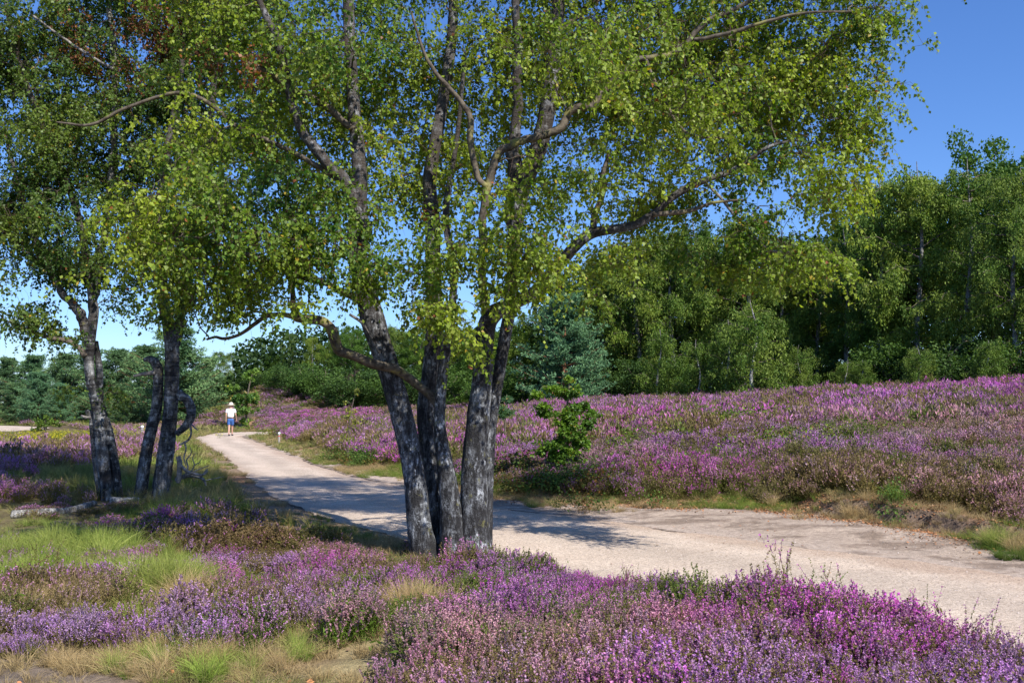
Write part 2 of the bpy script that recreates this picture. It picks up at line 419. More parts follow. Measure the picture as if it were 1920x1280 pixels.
de_u = seg_dist(PV[:, 0], PV[:, 1], UP); ed = (sstep(.75, .05, de_u + (fbm(PV[:, 0] * 3, PV[:, 1] * 3, 73, 3) - .5) * .8) + sstep(.25, .0, seg_dist(PV[:, 0], PV[:, 1], LO)) * .6).clip(0, 1)[:, None]
pc = np.tile([1., 1., 1.], (len(PV), 1)) * kc[:, None]; pc = pc * (1 - ed) + np.array([.86, .80, .76]) * ed
o = link('gravel_path', mk_mesh('gravel_path', np.column_stack([PV, pz]), [Qp[:, ::-1]], path_mat(True), pc, True)); tag(o, 'pinkish gravel path curving away through the heath', kind='structure')
# far sandy track on the left
ft = [(-75, 79), (-50, 76.5), (-40, 73), (-33.8, 67), (-31.2, 61.5)]; wd = [3.6, 3.6, 3.4, 2.6, .5]
ftc = catmull(ft, 60); wdc = np.interp(np.linspace(0, 4, 60), range(5), wd)
dn = np.gradient(ftc, axis=0); nn_ = unit(np.stack([-dn[:, 1], dn[:, 0]], 1))
A_ = ftc + nn_ * wdc[:, None]; B_ = ftc - nn_ * wdc[:, None]
tt = np.linspace(0, 1, 8)[None, :, None]; FV = (A_[:, None] * (1 - tt) + B_[:, None] * tt).reshape(-1, 2)
ii = (np.arange(59)[:, None] * 8 + np.arange(7)[None]); Qf = np.stack([ii, ii + 1, ii + 9, ii + 8], -1).reshape(-1, 4)
o = link('sandy_track', mk_mesh('sandy_track', np.column_stack([FV, height(FV[:, 0], FV[:, 1]) + .035]), [Qf], M_path, None, True)); tag(o, 'pale sandy track crossing the far heath', kind='structure')

# ------------------------------------------------------------------ birches in front
def batch_tubes(P, r, sides=3):
    K, n, _ = P.shape
    T = unit(np.gradient(P, axis=1)); ref = np.array([.31, -.9, .12])
    A = unit(np.cross(T, ref)); B = np.cross(T, A)
    a = np.linspace(0, 2 * np.pi, sides, endpoint=False)
    V = P[:, :, None] + r[:, :, None, None] * (np.cos(a)[None, None, :, None] * A[:, :, None] + np.sin(a)[None, None, :, None] * B[:, :, None])
    k = (np.arange(K) * n * sides)[:, None, None]; i = (np.arange(n - 1) * sides)[None, :, None]; j = np.arange(sides)[None, None]
    j2 = (j + 1) % sides
    Q = np.stack([k + i + j, k + i + j2, k + i + sides + j2, k + i + sides + j], -1).reshape(-1, 4)
    return V.reshape(-1, 3), Q
def stem_pts(L, Y, step=.04, dY=None):
    """L: (px, py, half width px[, dY]) -> smooth points, radii, at depth Y"""
    P = []; r = []
    for q in L:
        yy = Y + (q[3] if len(q) > 3 else 0)
        P.append(W(q[0], q[1], yy)); r.append(q[2] / F * yy)
    P = np.array(P); ln = np.linalg.norm(np.diff(P, axis=0), axis=1).sum()
    n = max(6, int(ln / step)); X = catmull(np.column_stack([P, r]), n)
    return X[:, :3], np.maximum(X[:, 3], .002)

class Tree:
    def __init__(s, name, label, cat, base):
        s.base = np.array([base[0], base[1], Z1(base[0], base[1])])
        s.e = thing(name, label, cat, tuple(s.base)); s.nodes = []; s.branches = []; s.leaves = []
    def stem(s, name, L, Y, mat, sides=20, rough=.10, flare=None, seed=0, step=.04, sink=.25, label=None):
        P, r = stem_pts(L, Y, step)
        if name == 'trunk': r = r * .86
        else:
            sl_ = np.arange(len(P)) * step; wob = np.stack([fbm(sl_ * 3.1, sl_ * 0 + seed * 7.3 + q_ * 31, 90 + q_, 3) - .5 for q_ in range(3)], 1)
            P = P + wob * (r[:, None] * 1.5 + .012) * np.minimum(1, sl_ / .15)[:, None]
        if sink: 
            P = np.vstack([P[0] - np.array([0, 0, sink]), P]); r = np.concatenate([[r[0] * 1.05], r])
        V, fs = tube(P, r, sides, rough, seed, flare)
        o = link(name, mk_mesh(name, V - s.base, fs, mat, None, True), s.e)
        if label: o['label'] = label
        s.nodes.append(np.column_stack([P[::3], r[::3]])); return o
    def limb(s, name, L, Y, mat, sides=9, rough=.12, seed=0, label=None):
        return s.stem(name, L, Y, mat, sides, rough, None, seed, .03, 0, label)
    def crown(s, blobs, dens, pal, seed, leaf=(.042, .0175), per=13, ntw=4, zmin=None, name='crown', droop=1.0, twl=(.22, .5), mats=(None, None, None), spread=.75, red=None):
        r_ = np.random.default_rng(seed)
        T = []; B = []
        for bi, q in enumerate(blobs):
            px, py, rp, Y = q[:4]; dm = q[4] if len(q) > 4 else 1.0
            R_ = rp / F * Y; n = int(dens * dm * R_ * R_) + 1
            d = r_.normal(size=(n, 3)); d = unit(d) * (r_.random(n) ** (1 / 2.3))[:, None]
            d *= np.array([R_, max(R_, spread), R_])
            ncl = max(1, int(n / 11)); ctr = unit(r_.normal(size=(ncl, 3))) * (r_.random(ncl) ** (1 / 2.3))[:, None] * np.array([R_, max(R_, spread), R_])
            cs = min(.26, R_ * .42); dc = ctr[r_.integers(0, ncl, n)] + r_.normal(size=(n, 3)) * np.array([cs, cs, cs * .6])
            d = np.where(r_.random((n, 1)) < .88, dc, d)
            T.append(W(px, py, Y) + d); B.append(np.full(n, r_.random()))
        T = np.vstack(T); B = np.concatenate(B)
        N0 = np.vstack(s.nodes); cap = len(N0) + len(T) * 9 + 10
        X = np.zeros((cap, 3)); X[:len(N0)] = N0[:, :3]; m = len(N0)
        RR = np.zeros(cap); RR[:m] = N0[:, 3]
        def near(p):
            d = X[:m] - p; c = np.sqrt((d * d).sum(1)) + .35 * np.maximum(0, d[:, 2]) + .25 * (RR[:m] < .004)
            return int(np.argmin(c))
        first = r_.random(len(T)) < .09
        order = []
        base = N0[:, :3]
        dist0 = np.array([np.sqrt(((base - p) ** 2).sum(1).min()) for p in T])
        order = list(np.where(first)[0][np.argsort(dist0[first])]) + list(np.where(~first)[0][np.argsort(dist0[~first])])
        big, small = [], []
        for t in order:
            p = T[t]; k = near(p); a = X[k]; L = np.linalg.norm(p - a)
            if L < .02: continue
            f = first[t]; n = max(4, min(10, int(L / .13) + 3)) if f else max(4, min(7, int(L / .12) + 3))
            u = np.linspace(0, 1, n)[:, None]
            j = r_.normal(size=3) * L * .10; j2 = r_.normal(size=3) * L * .05
            Pp = a * (1 - u) + p * u + np.sin(np.pi * u) * (j + np.array([0, 0, .10 * L])) + np.sin(2 * np.pi * u) * j2
            if f:
                Pp[1:-1] += r_.normal(size=(n - 2, 3)) * .012 * (1 + L)
                r0 = min(RR[k] * .7 + .001, .006 + .009 * L); rr = np.linspace(r0, .0035, n)
                big.append(tube(Pp, rr, 6, .1, t, cap=False))
            else:
                r0 = min(RR[k], .0038); rr = np.linspace(r0, .0018, n)
                small.append(tube(Pp, rr, 3, cap=False))
            X[m:m + n - 1] = Pp[1:]; RR[m:m + n - 1] = rr[1:]; m += n - 1
        # drooping twigs with leaves
        K = len(T) * ntw
        o = np.repeat(T, ntw, 0); h = r_.normal(size=(K, 3)); h[:, 2] = np.abs(h[:, 2]) * .5 - .1; h = unit(h)
        L = r_.uniform(*twl, K)[:, None]
        n = 5; u = np.linspace(0, 1, n)
        P = np.zeros((K, n, 3))
        dz = r_.uniform(.5, 1.1, K) * droop
        for i, q in enumerate(u):
            P[:, i] = o + h * L * (q * (1 - .35 * q)) + np.stack([np.zeros(K), np.zeros(K), -dz * L[:, 0] * q * q * .9], 1)
        P[:, 1:] += r_.normal(size=(K, n - 1, 3)) * .008
        Vt, Qt = batch_tubes(P, np.tile(np.linspace(.0019, .0009, n), (K, 1)), 3)
        tv = [(Vt, [Qt])] + small
        V, fs = merge(tv)
        tw_ = (V, fs); bg_ = merge(big) if big else (np.zeros((0, 3)), [])
        nl = K * per; tw = np.repeat(np.arange(K), per)
        q = r_.uniform(.08, 1.0, nl) ** .85; fi = q * (n - 1); i0 = np.minimum(fi.astype(int), n - 2); ff = (fi - i0)[:, None]
        C = P[tw, i0] * (1 - ff) + P[tw, i0 + 1] * ff
        tg = unit(P[tw, i0 + 1] - P[tw, i0])
        D = unit(tg * .4 + r_.normal(size=(nl, 3)) * .55 + np.array([0, 0, -.45 * droop]))
        C = C + D * r_.uniform(.004, .018, nl)[:, None]
        N = unit(r_.normal(size=(nl, 3)) + np.array([.25, -.25, .45]))
        sz = r_.normal(1, .2, nl).clip(.5, 1.6)
        VL, Qd = leaf_quads(C, D, N, leaf[0] * sz, leaf[1] * sz, .3)
        tgt = tw // ntw
        pa = np.array(pal); k1 = r_.random(nl)
        hue = np.clip(B[tgt] * .5 + .25 + .35 * (fbm(C[:, 0] * 1.3 + C[:, 1], C[:, 2] * 1.3, 5, 2) - .5) * 2 + r_.normal(0, .13, nl), 0, 1)[:, None]
        c = pa[0] * (1 - hue) + pa[1] * hue
        c = c * r_.uniform(.7, 1.3, nl)[:, None]
        c[k1 < .012] = np.array([.50, .36, .04]) * .8; c[(k1 > .012) & (k1 < .017)] = np.array([.26, .09, .03])
        if red:
            for (px, py, rp, Y) in red:
                qn = np.linalg.norm((C - W(px, py, Y)) * np.array([1, .35, 1]), axis=1) / (rp / F * Y)
                kk = (qn < 1) & (r_.random(nl) < .62); c[kk] = np.array([.26, .10, .04]) * r_.uniform(.5, 1.3, kk.sum())[:, None]
        fl_ = [Qd]; mi = [np.zeros(len(Qd))]; o_ = len(VL); Vs = [VL]
        for k_, (Vx, fx) in ((1, tw_), (2, bg_)):
            for f_ in fx: fl_.append(f_ + o_); mi.append(np.full(len(f_), k_))
            Vs.append(Vx); o_ += len(Vx)
        Va = np.vstack(Vs); ca = np.full((len(Va), 3), .1); ca[:len(VL)] = np.repeat(c, 4, 0)
        link(name, mk_mesh(name, Va - s.base, fl_, [mats[2] or M_leaf, mats[1] or M_twig, mats[0] or M_branch], ca, False, np.concatenate(mi)), s.e)
        return nl

YM = 11.1
bx = W(845, 1043, YM)
main = Tree('birch_tree', 'big multi-stemmed birch with rough dark bark standing between the near heather and the path', 'tree', (bx[0], bx[1]))
fl = (.19, 1.1, 4)
main.stem('trunk', [(800, 1046, 28), (788, 1000, 26), (777, 900, 24), (757, 800, 24), (730, 700, 23), (711, 640, 24), (699, 600, 26), (685, 540, 22), (672, 490, 21), (669, 430, 20), (674, 330, 17, .1), (664, 200, 15, .2), (655, 60, 13, .3), (650, -80, 11, .3), (640, -250, 8, .3), (630, -420, 4, .3)], YM, M_bark, 28, .16, fl, 3)
main.stem('trunk', [(826, 1030, 24), (815, 900, 21), (799, 800, 19), (800, 740, 18), (808, 680, 17), (814, 600, 18), (812, 500, 17), (811, 420, 16), (806, 330, 15), (832, 180, 12, .2), (848, 60, 11, .3), (850, -100, 9, .3), (845, -330, 4, .3)], YM + .32, M_bark, 24, .14, fl, 11)
main.stem('trunk', [(852, 1046, 30), (846, 960, 24), (836, 885, 19), (824, 800, 13), (826, 740, 12), (831, 690, 11.5), (836, 650, 12), (846, 600, 9, .1), (850, 500, 8, .2), (836, 400, 7, .2), (858, 250, 5, .2), (872, 100, 4, .2)], YM - .07, M_bark, 22, .14, fl, 19)
main.stem('trunk', [(888, 1050, 34), (890, 950, 29), (890, 880, 28), (896, 800, 25), (903, 730, 23), (907, 680, 22), (911, 620, 21), (926, 588, 19), (960, 570, 15), (1000, 550, 14, -.05), (1040, 505, 14, -.1), (1062, 480, 13, -.15), (1085, 455, 12, -.2), (1112, 437, 11, -.2), (1150, 430, 9, -.3), (1190, 422, 9, -.3), (1225, 402, 9, -.3), (1250, 378, 8, -.3), (1290, 352, 8, -.3), (1330, 335, 7, -.3), (1370, 322, 6, -.3), (1410, 295, 5, -.3), (1450, 272, 4, -.3), (1500, 262, 2.5, -.3)], YM, M_bark, 28, .16, fl, 27)
main.stem('trunk', [(908, 1040, 16), (914, 900, 13), (920, 800, 13), (929, 740, 13), (939, 680, 13), (949, 620, 13), (958, 570, 14), (962, 500, 14), (966, 430, 15), (980, 350, 17), (1006, 290, 19), (1026, 210, 18), (1040, 100, 15), (1045, 40, 14), (1050, -60, 12), (1060, -250, 7), (1065, -400, 3)], YM + .16, M_bark, 22, .14, fl, 35)
main.limb('limb', [(964, 440, 9), (959, 380, 13), (962, 320, 14), (966, 240, 10), (968, 150, 9), (970, 60, 8), (965, -100, 6), (960, -300, 3)], YM + .2, M_bark, 14, .1, 4)
main.limb('limb', [(912, 600, 9), (905, 500, 8, -.2), (906, 400, 8, -.3), (918, 330, 8, -.3), (936, 288, 8, -.3), (962, 271, 8, -.3), (1000, 257, 8, -.3), (1050, 242, 8, -.3), (1076, 205, 8, -.3), (1110, 198, 7, -.3), (1136, 164, 7, -.3), (1185, 124, 6, -.4), (1198, 111, 6, -.4), (1255, 104, 5.5, -.4), (1285, 84, 5, -.4), (1320, 45, 5, -.4), (1400, 5, 4, -.4), (1480, -60, 2.5, -.4)], YM, M_limb, 10, .16, 5)
main.limb('limb', [(912, 350, 6), (892, 325, 6), (880, 262, 6), (882, 220, 6), (862, 186, 5), (828, 150, 4.5), (805, 120, 4), (790, 90, 3), (770, 20, 2)], YM - .3, M_limb, 8, .15, 6)
main.limb('limb', [(676, 460, 12), (688, 424, 11), (668, 396, 10), (640, 330, 10), (600, 285, 10), (562, 232, 9.5), (540, 180, 9.5), (531, 105, 8, -.1), (510, 55, 7, -.1), (485, 10, 6, -.1), (460, -90, 4, -.1)], YM - .05, M_bark, 14, .12, 7)
main.limb('limb', [(662, 242, 7), (610, 200, 7), (556, 170, 7), (520, 145, 7), (488, 130, 6.5), (460, 120, 6)], YM + .1, M_limb, 9, .14, 8)
main.limb('limb', [(655, 350, 4), (590, 310, 5), (505, 265, 4.5, -.2), (450, 240, 4.5, -.2), (400, 200, 4, -.3), (350, 175, 4, -.3), (300, 182, 3.5, -.3), (240, 200, 3.5, -.3), (170, 234, 3, -.3), (105, 229, 1.5, -.3)], YM, M_limb, 7, .12, 9)
main.limb('limb', [(830, 770, 10), (815, 748, 9), (790, 728, 8.5), (765, 706, 8.5, -.05), (745, 693, 8.5, -.1), (722, 686, 8.5, -.15), (700, 681, 9, -.2), (672, 668, 8.5, -.25), (646, 657, 9, -.3), (634, 648, 10, -.3), (628, 632, 10, -.3), (617, 614, 9, -.3), (602, 606, 8.5, -.35), (580, 603, 8.5, -.35), (562, 599, 7.5, -.35), (548, 594, 5, -.4), (525, 589, 4, -.4), (500, 592, 4, -.4), (480, 605, 4, -.45), (462, 618, 3.5, -.45), (440, 628, 3, -.5), (420, 633, 3, -.5), (405, 630, 2.5, -.5), (388, 635, 2, -.5)], YM - .02, M_limb, 12, .22, 10, label='low crooked lichen-covered limb arching out to the left')
main.limb('limb', [(562, 599, 6), (552, 585, 6), (547, 568, 6), (548, 545, 5), (540, 515, 4), (520, 480, 3)], YM - .37, M_limb, 8, .15, 12)
main.limb('limb', [(692, 580, 9), (668, 560, 7), (640, 545, 6, -.2), (600, 528, 6, -.5), (560, 518, 5.5, -.7), (500, 490, 5, -.9), (420, 462, 4.5, -1.1), (340, 440, 4, -1.2), (260, 430, 2.5, -1.2)], YM, M_limb, 8, .12, 13)
main.limb('limb', [(712, 660, 5), (702, 640, 4), (690, 620, 3.5), (674, 602, 3), (655, 589, 2.5)], YM - .1, M_dead, 6, .15, 14, label='short dead stub')
main.limb('limb', [(1113, 437, 7), (1116, 405, 6), (1128, 375, 6), (1133, 350, 6), (1128, 330, 5), (1140, 290, 3)], YM - .2, M_limb, 8, .12, 15)
main.limb('limb', [(1320, 338, 3), (1350, 370, 3), (1378, 405, 3), (1405, 435, 3), (1445, 467, 3), (1500, 472, 2)], YM - .3, M_dead, 6, .12, 16)
main.limb('limb', [(1225, 402, 5), (1290, 395, 4), (1340, 380, 3), (1400, 375, 2)], YM - .35, M_limb, 6, .12, 17)
main.limb('limb', [(1210, 110, 4), (1240, 180, 4, -.3), (1290, 250, 3, -.5), (1380, 260, 2, -.6)], YM - .4, M_limb, 6, .12, 18)
main.limb('limb', [(1300, 75, 4), (1380, 60, 4, -.1), (1480, 30, 3, -.2), (1600, 20, 2, -.3)], YM - .4, M_limb, 6, .12, 21)
main.limb('limb', [(1048, 60, 6), (1120, 0, 5, .6), (1220, -60, 4, 1.2), (1350, -140, 3, 1.6)], YM + .2, M_limb, 7, .12, 22)
MAINB = [(1600, 70, 110, 11), (1650, 60, 60, 10.8), (1610, 210, 90, 11), (1560, 320, 85, 10.5), (1500, 190, 130, 11.5), (1450, 60, 150, 12), (1400, 250, 110, 11.2), (1350, 150, 150, 12.5),
 (1420, 455, 55, 10.6, 1.9), (1505, 480, 52, 10.2, 2.0), (1400, 515, 42, 11, 1.5), (1550, 500, 30, 10.3, 1.5), (1560, 400, 45, 10.4, 1.0), (1250, 80, 150, 13), (1240, 240, 120, 10.6), (1180, 370, 80, 11.3, .8), (1150, 150, 140, 12.5), (1190, 480, 65, 11.2, .8), (1290, 455, 45, 11.4, .7), (1330, 360, 55, 11, .55), (1110, 540, 35, 11, .7),
 (1050, 350, 95, 10.5), (1000, 470, 85, 10, 1.1), (1060, 60, 140, 12, .8), (900, 90, 150, 12, .8), (850, 300, 100, 11.8, .65), (900, 430, 100, 10), (780, 490, 90, 10), (815, 600, 62, 9.9, 1.1), (870, 640, 30, 10.2, .9), (760, 190, 130, 12, .7), (700, 60, 140, 12, .8), (740, 370, 100, 12, .65), (950, 540, 50, 10), (690, 540, 45, 10), (1000, 140, 70, 10.5, .5),
 (600, 320, 110, 12, .9), (620, 440, 100, 10.5, 1.1), (560, 500, 60, 10.2, 1.1), (500, 400, 110, 10, 1.1), (400, 420, 110, 9.9, 1.2), (300, 400, 95, 10, 1.2), (235, 430, 60, 10, 1.1), (330, 500, 75, 10, 1.1), (440, 510, 70, 10.1, 1.1), (550, 100, 140, 11.2), (450, 230, 110, 11.3, .8), (420, 40, 140, 12), (340, 330, 60, 10.2, 1),
 (560, 560, 28, 10.2, .7), (600, 575, 24, 10.1, .5),
 (1300, -200, 220, 11, .6), (1000, -260, 260, 12, .6), (700, -260, 260, 12, .6), (1530, -110, 150, 11.5, .8), (420, -180, 200, 11.6, .6), (850, -480, 250, 12, .4), (1150, -450, 220, 12, .4),
 (900, -220, 250, 14.3, .8), (640, -250, 250, 14, .7), (1180, -200, 230, 14.2, .7), (800, -480, 260, 14, .5), (1450, -260, 200, 12.5, .6), (1800, -190, 130, 12, .9), (1700, -150, 100, 12.5, .8), (1060, 110, 80, 10.4, .5), (600, 90, 90, 10.3, .4),  # high, back and far-right lobes out of view, added to shade path and verge
 (900, 250, 160, 13.8, .5), (1200, 250, 160, 14, .5), (600, 200, 160, 13.8, .5), (1100, 50, 200, 9, .25), (700, -60, 200, 9, .25)]
PAL_MAIN = [(.05, .135, .018), (.31, .365, .03)]
n = main.crown(MAINB, 210, PAL_MAIN, 3, zmin=None, red=[(470, 130, 40, 11), (380, 120, 45, 11.6), (800, 400, 22, 11.2), (910, 340, 30, 10.6)])
print('main leaves', n)

YL = 17.8
b_ = W(203, 938, YL)
ta = Tree('birch_tree', 'leaning birch with three pale banded stems, leftmost of the near trees', 'tree', (b_[0], b_[1]))
ta.stem('trunk', [(200, 940, 13), (198, 900, 13), (192, 850, 13), (186, 800, 12), (183, 770, 12), (176, 740, 11), (169, 710, 10.5), (166, 670, 11), (167, 640, 12), (172, 610, 11), (176, 580, 10), (172, 555, 9), (165, 500, 8), (145, 400, 7), (100, 280, 6), (55, 170, 5), (22, 60, 5), (5, -40, 4), (-10, -220, 2.5)], YL, M_bark2, 20, .12, (.15, .35, 3), 41)
ta.stem('trunk', [(222, 937, 10), (216, 880, 9.5), (206, 820, 9.5), (198, 790, 9.5), (190, 765, 9), (187, 730, 7.5), (186, 690, 7), (179, 640, 6)], YL + .12, M_bark2, 16, .12, (.15, .3, 3), 42)
ta.stem('trunk', [(190, 934, 9), (181, 860, 9.5), (176, 800, 9.5), (174, 785, 9), (166, 774, 7), (160, 770, 3)], YL + .05, M_bark2, 14, .16, None, 43, label='dead stem snapped off at head height')
ta.limb('limb', [(172, 782, 4), (162, 783, 3.5), (152, 779, 2)], YL, M_dead, 6, .3, 44)
ta.limb('limb', [(164, 642, 10), (155, 600, 9), (136, 570, 8), (115, 545, 7), (90, 500, 6), (60, 430, 5), (30, 330, 4), (10, 240, 3)], YL - .05, M_bark2, 12, .12, 45)
ta.limb('limb', [(160, 668, 6), (142, 650, 5), (120, 638, 4.5), (95, 633, 4), (70, 625, 3.2), (50, 618, 2.6), (15, 602, 1.8)], YL - .1, M_branch, 7, .14, 46)
ta.limb('limb', [(174, 590, 8), (186, 500, 7), (201, 400, 6.5), (214, 250, 6), (213, 100, 6), (206, 10, 5), (198, -160, 4)], YL + .3, M_bark_white, 12, .12, 47)
ta.limb('limb', [(40, 130, 4), (80, 60, 3), (100, 0, 2)], YL + .3, M_bark_white, 8, .12, 48)
ta.limb('limb', [(213, 130, 3), (160, 100, 3), (110, 65, 2.5), (60, 30, 2)], YL - .3, M_dead, 6, .12, 49)
TAB = [(60, 90, 130, 18), (150, 60, 120, 18.5), (40, 260, 110, 17.5), (140, 230, 110, 18), (100, 400, 110, 17.5), (20, 400, 80, 18), (50, 520, 75, 17.5, .8), (120, 500, 80, 18, .9), (200, 520, 60, 18.2, .8), (110, 590, 48, 17.8, .8), (50, 605, 32, 17.6, .7), (215, 590, 26, 17.9, .7), (205, 330, 80, 18.6, .8), (190, 640, 16, 17.9, .8), (-60, 150, 120, 18), (-70, 400, 110, 18), (-20, 540, 50, 18, .8), (210, 725, 24, 17.9, .8), (160, 730, 18, 17.7, .7), (235, 745, 15, 18, .7), (60, -110, 160, 18.3, .6), (240, -100, 150, 18.3, .6), (-80, -60, 130, 18, .6), (90, 200, 130, 20, .5), (100, 480, 90, 20, .4)]
PAL_L = [(.035, .095, .02), (.16, .22, .03)]  # darker than the main birch: shade on these crowns put into the leaf colour
ta.crown(TAB, 115, PAL_L, 5, leaf=(.050, .021), per=13, ntw=5, red=[(190, 95, 60, 18.3), (230, 180, 40, 18.4)], twl=(.25, .6), spread=1.0)
b_ = W(292, 940, YL)
tb = Tree('birch_tree', 'old birch with a broken-off second stem and a curled side branch beside the path', 'tree', (b_[0], b_[1]))
tb.stem('trunk', [(300, 944, 19), (304, 900, 18), (312, 840, 17), (318, 790, 15.5), (321, 740, 15.5), (322, 700, 16), (323, 660, 15.5), (321, 640, 14.5), (314, 600, 12.5), (308, 575, 12), (304, 500, 10), (300, 420, 9), (310, 300, 8), (338, 150, 6), (350, 0, 5), (355, -160, 3)], YL, M_bark2, 24, .14, (.18, .4, 4), 51)
tb.stem('trunk', [(262, 934, 14), (268, 890, 13.5), (276, 840, 12), (285, 800, 12), (293, 770, 11.5), (296, 740, 10.5), (297, 700, 10.5), (295, 686, 10), (288, 677, 9), (279, 672, 6.5), (270, 675, 4)], YL + .08, M_bark2, 20, .15, (.15, .35, 3), 52, label='thick dead stem broken off at its bent top')
tb.limb('limb', [(328, 648, 9), (335, 600, 9), (343, 560, 9), (356, 500, 8), (374, 400, 7.5), (388, 300, 7), (400, 150, 5), (410, 0, 4), (415, -150, 2.5)], YL + .05, M_bark2, 14, .12, 53)
tb.limb('limb', [(290, 698, 5.5), (276, 701, 4.5), (263, 703, 3.6), (250, 706, 3)], YL, M_dead, 8, .18, 54)
tb.limb('limb', [(334, 734, 6), (341, 740, 8), (350, 750, 8.5), (359, 765, 8.5), (359, 780, 8), (352, 794, 7.5), (342, 803, 6.5), (331, 812, 5)], YL - .08, M_bark2, 12, .16, 55, label='thick curled dead branch')
tb.limb('limb', [(356, 795, 2.4), (358, 812, 2), (353, 824, 2.2), (344, 830, 2.2), (336, 834, 1.2)], YL - .1, M_dead, 6, .2, 56)
tb.limb('limb', [(346, 829, 2), (349, 842, 1.5), (345, 858, 1.4), (348, 872, .8)], YL - .1, M_dead, 5, .2, 57)
tb.limb('limb', [(358, 794, 1.6), (364, 800, 1.6), (371, 806, 1.1)], YL - .1, M_dead, 5, .2, 58)
TBB = [(300, 80, 120, 18), (380, 60, 110, 18.5), (260, 220, 110, 18), (360, 200, 110, 18.6), (310, 330, 95, 18.2), (400, 330, 90, 18.6, .8), (250, 420, 70, 18.3, .9), (330, 470, 80, 18.1), (290, 560, 42, 17.6, .9), (350, 560, 36, 17.7, .8), (420, 480, 80, 18.6, .8), (440, 545, 50, 18.6, .8), (395, 570, 30, 18.3, .7), (500, 540, 45, 18.8, .7), (520, 480, 60, 18.8, .7), (330, -100, 160, 18.3, .6), (460, -40, 140, 18.6, .6), (470, 150, 100, 19, .7), (480, 300, 100, 19, .6), (300, 200, 120, 20, .5)]
tb.crown(TBB, 112, PAL_L, 6, leaf=(.050, .021), per=13, ntw=5, red=[(300, 60, 70, 18.2), (265, 150, 35, 18)], twl=(.25, .6), spread=1.0)

# ------------------------------------------------------------------ trees beyond the heath
def crown_col(C, n, pal, r_, lum=.3):
    pa = np.array(pal); t = np.clip(.5 + 1.3 * (fbm(C[:, 0] * .9 + C[:, 1] * .7, C[:, 2] * .9, int(r_.integers(99)), 3) - .5) + r_.normal(0, .16, n), 0, 1)[:, None]
    return (pa[0] * (1 - t) + pa[1] * t) * r_.uniform(1 - lum, 1 + lum, n)[:, None]
def far_birch(seed, h=12.0, wd=3.2, pal=((.06, .13, .018), (.215, .275, .05)), nb=34, leafn=26000, lo=.12, lsz=.13):
    r_ = np.random.default_rng(seed)
    u = np.linspace(0, 1, 22); lean = r_.normal(0, .035, 2) * h
    tr = np.stack([lean[0] * u ** 1.5 + .15 * np.sin(u * 7 + seed), lean[1] * u ** 1.5 + .12 * np.sin(u * 5 + seed * 2), u * h * .97], 1)
    parts = [tube(tr, .17 * (1 - u) ** .9 * (h / 12) + .02, 8, .1, seed, cap=False)]
    S = []; 
    for i in range(nb):
        z0 = lo + (1 - lo) * ((i + r_.random()) / nb) ** .9 * .93
        a = i * 2.4 + r_.normal(0, .4); prof = (math.sin(math.pi * min(1, ((z0 - lo) / (1 - lo)) ** .75 * .93 + .07)) ** .7)
        L = wd * (prof * .9 + .18) * r_.uniform(.55, 1.15)
        k = int(z0 * 21); p0 = tr[min(k, 21)]
        q = np.linspace(0, 1, 9)[:, None]
        up = r_.uniform(.35, .85) * (1.3 if z0 > .7 else 1)
        P = p0 + np.array([math.cos(a), math.sin(a), 0]) * L * q ** .85 + np.array([0, 0, 1]) * L * (up * q - .45 * q ** 2.4)
        P[1:-1] += r_.normal(size=(7, 3)) * .06
        parts.append(tube(P, np.linspace(.045, .012, 9) * (h / 12), 4, cap=False)); S.append(P)
    Vt_, ft_ = parts[0]; V2_, f2_ = merge(parts[1:]); fa_ = list(ft_) + [f + len(Vt_) for f in f2_]
    tm = mk_mesh('far_birch_trunk', np.vstack([Vt_, V2_]), fa_, [M_bark_white, M_branch], None, True, np.concatenate([np.zeros(sum(map(len, ft_))), np.ones(sum(map(len, f2_)))]))
    S = np.array(S)
    ns = leafn // 13; bi = r_.integers(0, nb, ns); f = r_.uniform(.22, 1, ns) ** .8 * 8; i0 = np.minimum(f.astype(int), 7)
    o = S[bi, i0] * (1 - (f - i0)[:, None]) + S[bi, i0 + 1] * (f - i0)[:, None]
    o += r_.normal(size=(ns, 3)) * np.array([.30, .30, .22]) * (wd / 3.2)
    ln = r_.uniform(.25, 1.1, ns)
    t = r_.random((ns, 13)); C = o[:, None] + np.stack([r_.normal(0, .07, (ns, 13)), r_.normal(0, .07, (ns, 13)), -t * ln[:, None]], -1) + np.stack([t * 0, t * 0, t * 0], -1)
    C = C.reshape(-1, 3); n = len(C)
    D = unit(r_.normal(size=(n, 3)) * .5 + np.array([0, 0, -.9])); N = unit(r_.normal(size=(n, 3)) + np.array([.3, -.3, .3]))
    sz = r_.uniform(.6, 1.3, n) * lsz
    V, Qd = leaf_quads(C, D, N, sz * 1.25, sz * .26, .2)
    cm = mk_mesh('far_birch_crown', V, [Qd], M_leaf_far, np.repeat(crown_col(C, n, pal, r_), 4, 0))
    return tm, cm, h
